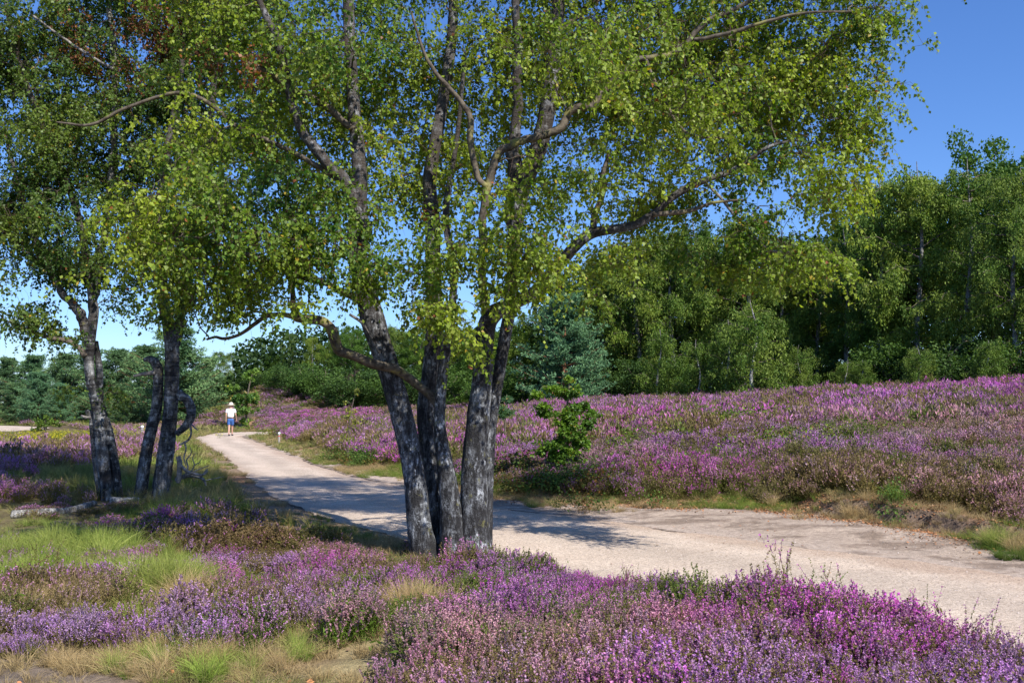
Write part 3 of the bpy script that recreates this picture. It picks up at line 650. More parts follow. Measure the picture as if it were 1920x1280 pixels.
def far_oak(seed, h=10.0, wd=3.8, pal=((.038, .095, .014), (.12, .215, .035)), lumps=110, per=230, lo=.10, lsz=.15):
    r_ = np.random.default_rng(seed); parts = []
    u = np.linspace(0, 1, 14); tr = np.stack([.2 * np.sin(u * 4 + seed), .2 * np.cos(u * 5 + seed), u * h * .8], 1)
    parts.append(tube(tr, .24 * (1 - u * .85) * h / 10, 8, .1, seed, cap=False))
    d = unit(r_.normal(size=(lumps, 3))); rad = r_.random(lumps) ** .45
    Lc = d * rad[:, None] * np.array([wd, wd, h * (1 - lo) * .5]); 
    Lc[:, :2] *= (.72 + .28 * np.sin((Lc[:, 2:] / h + .5) * 3))
    Lc[:, 2] += h * (lo + (1 - lo) * .5)
    Lc[:, 2] = np.minimum(Lc[:, 2], h - .5)
    for k in range(0, lumps, 3):
        p = Lc[k]; b = tr[int(min(13, max(1, p[2] / h * 11)))]; q = np.linspace(0, 1, 5)[:, None]
        parts.append(tube(b * (1 - q) + p * q + np.sin(q * 3.14) * r_.normal(size=3) * .15, np.linspace(.06, .015, 5), 4, cap=False))
    V, fs = merge(parts); tm = mk_mesh('far_oak_trunk', V, fs, M_branch, None, True)
    rr = r_.uniform(.45, 1.0, lumps)
    C = (Lc[:, None] + unit(r_.normal(size=(lumps, per, 3))) * (r_.random((lumps, per, 1)) ** .4) * rr[:, None, None] * np.array([1, 1, .75])).reshape(-1, 3)
    n = len(C); D = unit(r_.normal(size=(n, 3)) + np.array([0, 0, -.2])); N = unit(r_.normal(size=(n, 3)) + np.array([.2, -.2, .7]))
    sz = r_.uniform(.6, 1.3, n) * lsz
    V, Qd = leaf_quads(C, D, N, sz, sz * .36, .2)
    cm = mk_mesh('far_oak_crown', V, [Qd], M_leaf_far, np.repeat(crown_col(C, n, pal, r_), 4, 0))
    return tm, cm, h
def far_pine(seed, h=8.0, wd=3.2, pal=((.05, .125, .055), (.20, .32, .12)), lo=.06, top=.55):
    r_ = np.random.default_rng(seed); parts = []
    u = np.linspace(0, 1, 14); tr = np.stack([.15 * np.sin(u * 4 + seed), .15 * np.cos(u * 3 + seed), u * h * .98], 1)
    parts.append(tube(tr, .17 * (1 - u * .9) * h / 8, 8, .1, seed, cap=False)); cl = []
    for z in np.arange(lo * h, h * .97, h * .052):
        f = z / h; L0 = wd * (min(1, (1 - f) * (1.3 if top > .5 else 1.0)) ** .75 * .95 + .08)
        if f < .25: L0 *= .75 + f
        for i in range(6):
            a = r_.uniform(0, 6.28); L = L0 * r_.choice([.45, .7, .9, 1.1, 1.35]) * r_.uniform(.85, 1.1); q = np.linspace(0, 1, 7)[:, None]
            b = tr[min(13, int(f * 13))]
            P = b * 1.0 + np.array([math.cos(a), math.sin(a), 0]) * L * q + np.array([0, 0, 1]) * L * (.10 * q + .28 * q ** 2)
            P[:, 2] += z - b[2]
            parts.append(tube(P, np.linspace(.04, .01, 7), 4, cap=False))
            for t in np.arange(.3, 1.01, .12):
                p = P[0] * (1 - t) + P[-1] * t; p[2] = np.interp(t, np.linspace(0, 1, 7), P[:, 2])
                cl.append(p + r_.normal(size=3) * np.array([.16, .16, .08]))
    V, fs = merge(parts); tm = mk_mesh('far_pine_trunk', V, fs, M_pinebark, None, True)
    cl = np.array(cl); nt = 13
    T = (cl[:, None] + r_.normal(size=(len(cl), nt, 3)) * np.array([.20, .20, .10])).reshape(-1, 3)
    nn = 7; C = np.repeat(T, nn, 0); n = len(C)
    D = unit(r_.normal(size=(n, 3)) * .75 + np.array([0, 0, .75]) + .5 * unit(C * np.array([1, 1, 0])))
    N = unit(r_.normal(size=(n, 3))); L = r_.uniform(.10, .24, n)
    V, Qd = leaf_quads(C, D, N, L, L * .15, .1)
    cm = mk_mesh('far_pine_crown', V, [Qd], M_needle, np.repeat(crown_col(C, n, pal, r_, .25), 4, 0))
    return tm, cm, h
PB = [far_birch(101, 13, 3.0), far_birch(102, 13, 3.6, nb=40, leafn=32000), far_birch(103, 13, 2.6, pal=((.055, .115, .016), (.15, .235, .045))), far_birch(104, 13, 3.3, pal=((.065, .14, .016), (.26, .315, .05)), leafn=30000)]
PO = [far_oak(201), far_oak(202, wd=3.3, pal=((.03, .08, .012), (.11, .19, .025))), far_oak(203, wd=4.2, pal=((.05, .12, .014), (.18, .24, .035)))]
PP = [far_pine(301), far_pine(302, wd=3.8, pal=((.05, .115, .05), (.17, .27, .10)), top=.4), far_pine(303, wd=2.9, pal=((.05, .13, .065), (.17, .31, .14)), top=.6)]
PS = [far_birch(401, 4.5, 1.35, nb=22, leafn=9000, lo=.05, lsz=.10, pal=((.05, .11, .018), (.17, .24, .035))), far_birch(402, 4.5, 1.6, nb=24, leafn=10000, lo=.03, lsz=.10)]
PH = [far_oak(501, 3.0, 1.9, lumps=34, per=260, lo=.0, lsz=.12, pal=((.03, .08, .016), (.10, .17, .03))), far_oak(502, 3.0, 2.2, lumps=40, per=240, lo=.0, lsz=.12, pal=((.028, .07, .02), (.08, .14, .03)))]
ORD = ['first', 'second', 'third', 'fourth', 'fifth', 'sixth', 'seventh', 'eighth', 'ninth', 'tenth', 'eleventh', 'twelfth', 'thirteenth', 'fourteenth', 'fifteenth', 'sixteenth', 'seventeenth', 'eighteenth', 'nineteenth', 'twentieth', 'twenty-first', 'twenty-second']
def plant_row(items, name, cat, group, form):
    """items: (proto, px, Y, top px, width factor)"""
    items = sorted(items, key=lambda q: -q[1])
    for i, (pr, px, Y, top, wf) in enumerate(items):
        X = (px - 960) / F * Y; zb = Z1(X, Y); zt = W(px, top, Y)[2]; s = max(.3, (zt - zb) / pr[2])
        lab = form(i, px, Y)
        e = thing(name, lab, cat, (X, Y, zb - .1), (px * 1.37 + i) % 6.28, group)
        a = link('trunk', pr[0], e); b = link('crown', pr[1], e); e.scale = (s * wf, s * wf, s)
plant_row([(PB[1], 1905, 46, 290, .95), (PB[0], 1815, 49, 275, 1.0), (PB[3], 1725, 51, 285, .95), (PB[2], 1655, 53, 305, 1.0), (PB[0], 1995, 45, 270, 1), (PB[1], 2090, 43, 300, 1), (PB[2], 1590, 56, 420, 1), (PB[3], 1535, 58, 425, 1), (PB[1], 1465, 58, 420, 1), (PB[3], 1400, 58, 375, 1.05), (PB[0], 1330, 60, 385, 1.05), (PB[1], 1262, 60, 405, 1), (PB[3], 1195, 61, 415, 1.05), (PB[0], 1135, 63, 455, 1)],
          'birch_tree', 'tree', 'birches along the forest edge', lambda i, px, Y: f'tall drooping birch at the forest edge, {ORD[i]} of the tall birches from the right')
plant_row([(PO[1], 1865, 55, 232, .8), (PO[0], 1765, 58, 330, .9), (PO[2], 1690, 60, 320, .9), (PO[1], 1610, 63, 395, .9), (PO[0], 1520, 64, 450, .9), (PO[2], 1440, 64, 440, .9), (PO[1], 1360, 66, 440, .9), (PO[0], 1290, 68, 420, .9), (PO[2], 1210, 70, 435, .9), (PO[1], 1140, 71, 480, .9), (PO[0], 1085, 72, 515, .9), (PO[2], 1010, 74, 570, .9), (PO[0], 2010, 54, 250, .9), (PO[2], 2130, 52, 260, .9)],
          'oak_tree', 'tree', 'dark broadleaved trees behind the birches', lambda i, px, Y: f'dark dense tree behind the tall birches, {ORD[i]} of the dark trees from the right')
plant_row([(PS[0], 1310, 53, 628, 1.1), (PS[1], 1415, 50, 555, 1.0), (PS[0], 1235, 55, 610, .9), (PS[1], 1585, 49, 668, 1.2), (PS[0], 1615, 48, 668, 1.1), (PS[1], 1725, 45, 640, 1), (PS[0], 1850, 43, 630, 1.1), (PS[0], 1365, 52, 590, .9), (PS[1], 1500, 51, 640, 1)],
          'young_birch', 'tree', 'young birches in front of the forest edge', lambda i, px, Y: f'small bright young birch before the forest, {ORD[i]} of the young birches from the right')
plant_row([(PO[2], 955, 74, 600, .9), (PO[0], 900, 74, 606, .95), (PB[3], 850, 76, 600, 1.3), (PO[1], 790, 78, 606, 1), (PB[1], 730, 78, 600, 1.2), (PO[0], 668, 80, 602, .9), (PO[2], 625, 82, 632, .9), (PB[3], 585, 84, 622, 1.1), (PB[0], 548, 88, 614, .9), (PO[1], 515, 86, 655, .9), (PB[2], 482, 95, 652, .9), (PB[0], 440, 97, 650, 1.1), (PB[2], 405, 98, 648, 1.0)],
          'woodland_tree', 'tree', 'woodland trees beyond the path bend', lambda i, px, Y: f'green woodland tree beyond the path bend, {ORD[i]} of that row from the right')
plant_row([(PH[0], 700, 74, 690, 1.1), (PH[1], 655, 74, 684, 1.2), (PH[0], 605, 76, 676, 1.1), (PH[1], 560, 78, 676, 1.2), (PH[0], 520, 80, 684, 1.2), (PH[1], 486, 84, 690, 1.2), (PH[0], 1255, 58, 668, 1), (PH[1], 1185, 59, 665, 1), (PH[1], 770, 74, 684, 1.2), (PH[0], 850, 72, 684, 1.2), (PH[0], 940, 68, 680, 1.2), (PH[1], 1480, 56, 650, 1.2), (PH[0], 1660, 50, 630, 1.2), (PH[1], 1790, 47, 620, 1.2), (PH[0], 1905, 44, 630, 1.2)],
          'shrub', 'shrub', 'low shrubs at the foot of the woods', lambda i, px, Y: f'low rounded shrub at the foot of the woods, {ORD[i]} of the shrubs from the right')
plant_row([(PP[2], 1062, 57, 548, 1.15)], 'pine_tree', 'tree', None, lambda i, px, Y: 'broad blue-green pine standing alone before the woods behind the oak sapling')
plant_row([(PP[0], 335, 76, 612, 1.2), (PP[1], 272, 84, 645, 1.2), (PP[0], 385, 84, 668, 1.1), (PP[1], 222, 88, 652, 1.2), (PP[0], 172, 90, 655, 1.2), (PP[1], 122, 92, 660, 1.2), (PP[0], 62, 94, 664, 1.2), (PP[1], 12, 95, 668, 1.2), (PP[0], -45, 95, 662, 1.2), (PP[1], -110, 95, 660, 1.3), (PP[2], -190, 94, 655, 1.3), (PP[0], -280, 92, 650, 1.3), (PP[1], -380, 92, 655, 1.3), (PP[0], -500, 90, 650, 1.3), (PP[2], 72, 82, 696, 1.2), (PP[2], 118, 82, 716, 1.1), (PP[0], 300, 80, 700, 1.2), (PP[1], 240, 80, 715, 1.1), (PP[0], 352, 80, 694, 1.2), (PP[1], 30, 86, 715, 1.3)],
          'pine_tree', 'tree', 'pines at the far edge of the heath', lambda i, px, Y: f'bluish green pine at the far heath edge, {ORD[i]} of the far pines from the right')
# dense interior of the woods: one mass nobody could count
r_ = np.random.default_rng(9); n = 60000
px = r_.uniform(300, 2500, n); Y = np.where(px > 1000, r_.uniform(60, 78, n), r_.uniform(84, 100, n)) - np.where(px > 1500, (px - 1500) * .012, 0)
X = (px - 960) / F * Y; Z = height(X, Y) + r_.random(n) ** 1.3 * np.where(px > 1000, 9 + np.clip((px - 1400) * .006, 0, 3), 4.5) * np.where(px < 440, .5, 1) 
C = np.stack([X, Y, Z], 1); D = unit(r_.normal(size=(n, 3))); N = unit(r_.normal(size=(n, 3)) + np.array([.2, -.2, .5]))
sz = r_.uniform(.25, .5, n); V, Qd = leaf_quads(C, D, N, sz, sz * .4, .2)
o = link('undergrowth', mk_mesh('undergrowth', V, [Qd], M_leaf_far, np.repeat(crown_col(C, n, ((.018, .045, .012), (.05, .09, .02)), r_), 4, 0)))  # gloom of the wood's interior put into the dark leaf colours
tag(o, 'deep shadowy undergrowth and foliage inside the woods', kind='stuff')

# ------------------------------------------------------------------ saplings
def sapling(name, label, cat, stem, Y, blobs, dens, pal, leaf, seed, per=9, ntw=3, tw=(.06, .16), sink=.15):
    b = W(stem[0][0], stem[0][1], Y)
    t = Tree(name, label, cat, (b[0], b[1]))
    z = Z1(b[0], b[1]); P, r = stem_pts(stem, Y, .05); P[:, 2] += (z - P[0, 2]) * np.linspace(1, 0, len(P))
    V, fs = tube(P, r, 7, .1, seed); link('trunk', mk_mesh('sapling_trunk', V - t.base, fs, M_branch, None, True), t.e)
    t.nodes.append(np.column_stack([P, r]))
    t.crown(blobs, dens, pal, seed, leaf=leaf, per=per, ntw=ntw, twl=tw, spread=.12, droop=.3)
    return t
sapling('oak_sapling', 'leafy green oak sapling standing in the heather beyond the path', 'sapling', [(1063, 885, 3.2), (1064, 820, 2.8), (1060, 780, 2.3), (1066, 740, 1.6), (1067, 708, .9)], 19.3,
        [(1067, 714, 8, 19.3), (1064, 738, 17, 19.3), (1038, 742, 15, 19.3), (1006, 741, 12, 19.3), (1022, 754, 13, 19.3), (1030, 775, 12, 19.3), (1104, 770, 12, 19.3), (1098, 835, 14, 19.3), (1030, 835, 16, 19.3), (1090, 870, 15, 19.3), (1078, 765, 18, 19.2), (1060, 785, 24, 19.3), (1100, 790, 14, 19.3), (1062, 815, 24, 19.2), (1085, 820, 16, 19.3), (1050, 845, 22, 19.3), (1075, 855, 16, 19.3), (1095, 760, 9, 19.3), (1058, 870, 18, 19.3), (1066, 888, 14, 19.3)], 600,
        [(.045, .12, .018), (.21, .33, .035)], (.058, .020), 61, per=12, ntw=3)
sapling('birch_sapling', 'thin yellowish sapling in the heather left of the big birch', 'sapling', [(652, 850, 1.6), (654, 800, 1.3), (660, 760, 1.0), (668, 728, .6)], 29,
        [(668, 736, 8, 29), (652, 762, 12, 29), (640, 782, 12, 29), (668, 792, 10, 29), (652, 815, 12, 29)], 200, [(.14, .18, .03), (.30, .30, .05)], (.07, .024), 62, per=6, ntw=2)
sapling('pine_sapling', 'small blue-green sapling in the heather just right of the big birch', 'sapling', [(946, 790, 2), (947, 765, 1.4), (950, 740, .6)], 25,
        [(949, 748, 6, 25), (940, 764, 8, 25), (955, 770, 8, 25), (946, 782, 9, 25)], 700, [(.05, .12, .05), (.10, .19, .07)], (.09, .010), 63, per=14, ntw=3)
sapling('young_tree', 'bushy light green young tree growing at the path bend beside the walker', 'tree', [(462, 800, 2.2), (462, 770, 2), (466, 730, 1.4), (474, 695, .7)], 66,
        [(474, 700, 9, 66), (472, 716, 12, 66), (436, 724, 9, 66), (442, 742, 13, 66), (478, 738, 12, 66), (460, 752, 18, 66), (450, 768, 12, 66), (472, 764, 12, 66), (462, 782, 9, 66)], 60, [(.06, .15, .03), (.22, .33, .06)], (.15, .055), 64, per=9, ntw=4, tw=(.2, .45))
sapling('young_shrub', 'small round green bush beside the yellow flowers and the far track', 'shrub', [(84, 818, 2), (84, 800, 1.4), (86, 785, .6)], 58,
        [(84, 804, 13, 58), (76, 794, 8, 58), (94, 795, 9, 58), (86, 786, 6, 58), (70, 808, 7, 58)], 60, [(.06, .12, .02), (.15, .22, .03)], (.13, .045), 65, per=9, ntw=4, tw=(.15, .35))

# ------------------------------------------------------------------ dead wood on the ground
def deadwood(name, label, cat, L, mat, seed, sides=14, rough=.18, extra=(), part='branch', snap=False):
    """L: (px, py, half width px, Y)"""
    P = np.array([W(q[0], q[1], q[3]) for q in L]); r = np.array([q[2] / F * q[3] for q in L])
    n = 60; X = catmull(np.column_stack([P, r]), n)
    if snap: X[:, 2] = height(X[:, 0], X[:, 1]) + X[:, 3] * .75
    b = X[0, :3].copy(); b[2] = Z1(b[0], b[1])
    V, fs = tube(X[:, :3], X[:, 3], sides, rough, seed)
    if not extra:
        o = link(name, mk_mesh(name, V - b, fs, mat, None, True), None, tuple(b)); return tag(o, label, cat)
    e = thing(name, label, cat, tuple(b)); link(part, mk_mesh(part, V - b, fs, mat, None, True), e)
    for k, Lx in enumerate(extra):
        P = np.array([W(q[0], q[1], q[3]) for q in Lx]); r = np.array([q[2] / F * q[3] for q in Lx])
        X = catmull(np.column_stack([P, r]), 24); V, fs = tube(X[:, :3], X[:, 3], 6, rough, seed + k)
        link(part, mk_mesh(part, V - b, fs, mat, None, True), e)
    return e
M_log = bark_mat('fallen_birch_bark', white=(.58, .55, .50), dark=(.06, .05, .04), cover=.35, base_z=-2)
deadwood('fallen_log', 'fallen birch log with a pale sawn end lying in the grass before the leftmost birch', 'log', [(24, 967, 9.5, 14.9), (55, 969, 9, 14.9), (86, 968, 8.5, 15.0), (110, 961, 7, 15.2), (140, 955, 7, 15.6), (158, 952, 7, 15.9), (176, 943, 6, 16.4)], M_log, 71, snap=True)
deadwood('log', 'short pale birch log lying between the feet of the two left birches', 'log', [(208, 935, 6, 17.2), (225, 933, 6, 17.1), (242, 934, 6, 17.1), (254, 937, 6, 17.1), (262, 941, 5, 17.1)], M_log, 72, snap=True)
deadwood('dead_branch', 'tangled grey dead branch lying beside the broken-topped birch near the path', 'branch', [(330, 900, 4.5, 17.9), (345, 893, 4, 17.9), (360, 891, 3.6, 17.9), (376, 895, 3, 17.9), (384, 903, 2.4, 17.9), (386, 910, 1.2, 17.9)], M_dead, 73,
         extra=[[(334, 855, 4.5, 17.8), (337, 870, 5, 17.8), (336, 890, 5, 17.8), (334, 905, 4, 17.8)], [(338, 872, 3, 17.8), (352, 884, 3, 17.8), (366, 888, 2.6, 17.8), (380, 890, 2, 17.8), (390, 882, 1.2, 17.8)], [(347, 893, 2, 17.8), (352, 876, 1.6, 17.8), (350, 862, 1.4, 17.8), (358, 850, 1.1, 17.8), (357, 838, .6, 17.8)], [(355, 890, 1.6, 17.9), (364, 872, 1.2, 17.9), (361, 858, .9, 17.9), (368, 848, .5, 17.9)], [(364, 872, .9, 17.9), (374, 866, .7, 17.9), (378, 858, .4, 17.9)],
                [(376, 895, 1.5, 17.8), (384, 884, 1.2, 17.8), (390, 878, .8, 17.8)], [(386, 900, 1.0, 17.8), (405, 896, .9, 17.8), (420, 893, .5, 17.8)], [(350, 890, 1.5, 17.7), (372, 880, 1.0, 17.7), (392, 872, .7, 17.7)]])
deadwood('dry_twig', 'bare forked grey twig sticking out of the near magenta heather', 'twig', [(1125, 1252, 2.2, 6.4), (1118, 1232, 2.0, 6.4), (1105, 1205, 1.6, 6.4), (1092, 1188, 1.2, 6.4), (1082, 1180, .8, 6.4)], M_dead, 74, sides=6,
         extra=[[(1120, 1238, 1.4, 6.4), (1092, 1236, 1.2, 6.4), (1060, 1233, .8, 6.4)], [(1128, 1254, 2, 6.4), (1132, 1238, 1.4, 6.4), (1128, 1222, .8, 6.4)]])
# waymark posts
def post(label, px, py, Y, h, r, tip, band):
    X = (px - 960) / F * Y; z = Z1(X, Y); e = thing('marker_post', label, 'post', (X, Y, z))
    a = np.linspace(0, h, 8); V, fs = tube(np.stack([a * 0, a * 0, a], 1), np.full(8, r), 10, .04, 1)
    link('post', mk_mesh('post', V, fs, plain('weathered_post', (.33, .30, .27)), None, True), e)
    for nm, z0, z1, cc in (('cap', h * .86, h * 1.01, tip), ('band', h * .68, h * .74, band)):
        V, fs = tube(np.array([[0, 0, z0], [0, 0, (z0 + z1) / 2], [0, 0, z1]]), np.full(3, r + .006), 12)
        link(nm, mk_mesh(nm, V, fs, plain('post_paint_' + nm, cc, .5, .05), None, True), e)
post('slim white-topped marker post with a red band among the heather right of the walker', 525, 790, 42, .50, .045, (.75, .77, .80), (.55, .06, .04))
post('grey marker post with a white cap behind the broken-topped birch', 269, 812, 48, .62, .07, (.8, .8, .8), (.30, .28, .26))

# ------------------------------------------------------------------ heather, grass and other ground cover
def plant_mat(name, heather=True, trans=.25):
    m, nt, out = new_mat(name); b = NB(nt)
    at = b.n('ShaderNodeAttribute', attribute_name='col'); sp = b.n('ShaderNodeSeparateColor'); b.l(at.outputs['Color'], sp.inputs[0])
    def inst(nm):
        a = b.n('ShaderNodeAttribute', attribute_name=nm); a.attribute_type = 'INSTANCER'; return a
    tint, leafc = inst('tint').outputs['Color'], inst('leafc').outputs['Color']
    if heather:
        bloom = inst('bloom').outputs['Fac']
        on = b.math('MULTIPLY', sp.outputs[0], b.math('LESS_THAN', sp.outputs[1], bloom))
        faded = b.mix(b.math('MULTIPLY', sp.outputs[0], .35), leafc, (.30, .19, .12))
        c = b.mix(on, faded, tint)
    else:
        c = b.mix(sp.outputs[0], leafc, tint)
    k = b.n('ShaderNodeCombineColor'); v = b.math('ADD', .60, b.math('MULTIPLY', sp.outputs[2], .68))
    for i in range(3): b.l(v, k.inputs[i])
    c = b.mix(1.0, c, k.outputs[0], 'MULTIPLY')
    p = b.bsdf(c, .65, None, .2); t = b.n('ShaderNodeBsdfTranslucent'); b.l(c, t.inputs[0])
    mx = b.n('ShaderNodeMixShader'); mx.inputs[0].default_value = trans
    b.l(p, mx.inputs[1]); b.l(t.outputs[0], mx.inputs[2]); b.l(mx.outputs[0], out.inputs[0]); return m
M_heath = plant_mat('heather_shoots'); M_grass = plant_mat('grass_blades', False, .35)

def strips(P, w0, w1, r_):
    """P (K,n,3) -> ribbons"""
    K, n, _ = P.shape; T = unit(np.gradient(P, axis=1)); s = unit(np.cross(T, unit(r_.normal(size=(K, 1, 3)))))
    wd = np.linspace(w0, w1, n)[None, :, None]
    V = np.stack([P - s * wd, P + s * wd], 2).reshape(-1, 3)
    k = (np.arange(K) * n * 2)[:, None]; i = (np.arange(n - 1) * 2)[None]
    return V, np.stack([k + i, k + i + 1, k + i + 3, k + i + 2], -1).reshape(-1, 4)
def heather_proto(seed, nsh, nf, nl, fsz, lsz, along=.55, fw=.42,  R_=.17, H=.33, leggy=False, stems=True, inner=60):
    r_ = np.random.default_rng(seed); K = nsh
    rad = R_ * np.sqrt(r_.random(K)); a = r_.uniform(0, 6.283, K)
    tip = np.stack([rad * np.cos(a), rad * np.sin(a), H * (1 - .42 * (rad / R_) ** 2) * r_.uniform(.72, 1.08, K)], 1)
    if leggy: tip[:, 2] = H * r_.uniform(.5, 1.15, K); tip[:, :2] += r_.normal(0, .03, (K, 2))
    up = unit(np.stack([tip[:, 0] * 1.0, tip[:, 1] * 1.0, np.full(K, .30)], 1) + r_.normal(0, .075, (K, 3)))
    sl = r_.uniform(.10, .19, K)[:, None]; base = tip - up * sl
    Vs, Qs, Cs = [], [], []; off = 0
    def add(V, Q, c):
        nonlocal off
        Vs.append(V); Qs.append(Q + off); Cs.append(c); off += len(V)
    rnd = r_.random(K)
    n = 4; u = np.linspace(0, 1, n)
    org = np.stack([tip[:, 0] * .22, tip[:, 1] * .22, np.zeros(K)], 1)
    if stems:
        P = np.concatenate([org[:, None], (org * .4 + base * .6)[:, None] + np.array([0, 0, -.02]), base[:, None], tip[:, None]], 1)
        V, Q = strips(P, .0016, .0007, r_)
        c = np.zeros((len(V), 3)); c[:, 1] = np.repeat(rnd, 8); c[:, 2] = .25; add(V, Q, c)
    # florets in a spike
    f0 = .30
    t = f0 + (1 - f0) * r_.random((K, nf)); nk = K * nf
    ctr = (base[:, None] + (tip - base)[:, None] * t[..., None]).reshape(-1, 3)
    out_ = r_.normal(size=(nk, 3)); upk = np.repeat(up, nf, 0); out_ = unit(out_ - upk * (out_ * upk).sum(1)[:, None])
    thick = (.0062 * (1.15 - t)).reshape(-1)[:, None] * (fsz / .009) ** .5
    D = unit(out_ + upk * along); N = unit(upk + out_ * .2 + r_.normal(size=(nk, 3)) * .35)
    sz = fsz * r_.uniform(.7, 1.25, nk)
    V, Q = leaf_quads(ctr + out_ * thick * .15, D, N, sz, sz * fw, .35)
    c = np.ones((len(V), 3)); c[:, 1] = np.repeat(np.repeat(rnd, nf) + r_.normal(0, .05, nk), 4); c[:, 2] = np.repeat(.35 * r_.random(nk) + .65 * np.repeat(r_.random(K), nf), 4); add(V, Q, c)
    # small green leaves
    nk = K * nl; t = r_.random((K, nl)) * 1.1 - .5
    ctr = (base[:, None] + (tip - base)[:, None] * t[..., None]).reshape(-1, 3)
    D = unit(r_.normal(size=(nk, 3)) * .6 + np.repeat(up, nl, 0)); N = unit(r_.normal(size=(nk, 3)))
    sz = lsz * r_.uniform(.7, 1.4, nk); V, Q = leaf_quads(ctr, D, N, sz, sz * .16, .2)
    c = np.zeros((len(V), 3)); c[:, 1] = .5; c[:, 2] = np.repeat(r_.random(nk), 4); add(V, Q, c)
    if inner:
        nk = inner; ctr = r_.normal(size=(nk, 3)) * np.array([R_ * .5, R_ * .5, H * .14]) + np.array([0, 0, H * .38])
        D = unit(r_.normal(size=(nk, 3)) + np.array([0, 0, .8])); N = unit(r_.normal(size=(nk, 3)))
        sz = r_.uniform(.03, .06, nk); V, Q = leaf_quads(ctr, D, N, sz, sz * .14, .2)
        c = np.zeros((len(V), 3)); c[:, 1] = .5; c[:, 2] = np.repeat(r_.random(nk) * .6, 4); add(V, Q, c)
    return mk_mesh('heather_clump', np.vstack(Vs), [np.vstack(Qs)], M_heath, np.vstack(Cs))
def grass_proto(seed, nb, L, wd, spread, arch=1.0, seg=5, rootr=.05):
    r_ = np.random.default_rng(seed); K = nb
    a = r_.uniform(0, 6.283, K); rr = rootr * np.sqrt(r_.random(K)); o = np.stack([rr * np.cos(a), rr * np.sin(a), np.zeros(K)], 1)
    a2 = a + r_.normal(0, .6, K); le = r_.uniform(.45, 1.1, K) * L; u = np.linspace(0, 1, seg); sp = r_.uniform(.1, 1, K) * spread
    h = np.stack([np.cos(a2), np.sin(a2)], 1)
    P = np.zeros((K, seg, 3))
    for i, q in enumerate(u):
        P[:, i, :2] = o[:, :2] + h * (le * sp * (q * .45 + .75 * q * q * arch))[:, None]
        P[:, i, 2] = le * (q * (1 - .25 * sp) - .42 * sp * arch * q ** 2.4)
    V, Q = strips(P, wd, wd * .15, r_)
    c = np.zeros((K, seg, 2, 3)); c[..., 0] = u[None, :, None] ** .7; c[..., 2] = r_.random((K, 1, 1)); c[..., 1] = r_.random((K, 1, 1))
    return mk_mesh('grass_tuft', V, [Q], M_grass, c.reshape(-1, 3))
def bramble_proto(seed, n=90, R_=.28, H=.28, lsz=.06, round_=.4):
    r_ = np.random.default_rng(seed)
    C = r_.normal(size=(n, 3)) * np.array([R_ * .55, R_ * .55, H * .3]) + np.array([0, 0, H * .75])
    D = unit(r_.normal(size=(n, 3)) * np.array([1, 1, .35])); N = unit(r_.normal(size=(n, 3)) * .5 + np.array([0, -.1, 1]))
    sz = lsz * r_.uniform(.6, 1.3, n); V, Q = leaf_quads(C, D, N, sz, sz * round_, .25)
    c = np.ones((len(V), 3)); c[:, 0] = np.repeat(r_.random(n), 4); c[:, 2] = np.repeat(r_.random(n), 4)
    K = 16; o = r_.normal(size=(K, 3)) * np.array([.05, .05, 0]); t = C[:K]; u = np.linspace(0, 1, 5)[None, :, None]
    P = o[:, None] * (1 - u) + t[:, None] * u + np.array([0, 0, .06]) * np.sin(u * 3.14)
    V2, Q2 = strips(P, .002, .001, r_); c2 = np.zeros((len(V2), 3)); c2[:, 2] = .3
    return mk_mesh('bramble_clump', np.vstack([V, V2]), [np.vstack([Q, Q2 + len(V)])], M_grass, np.vstack([c, c2]))

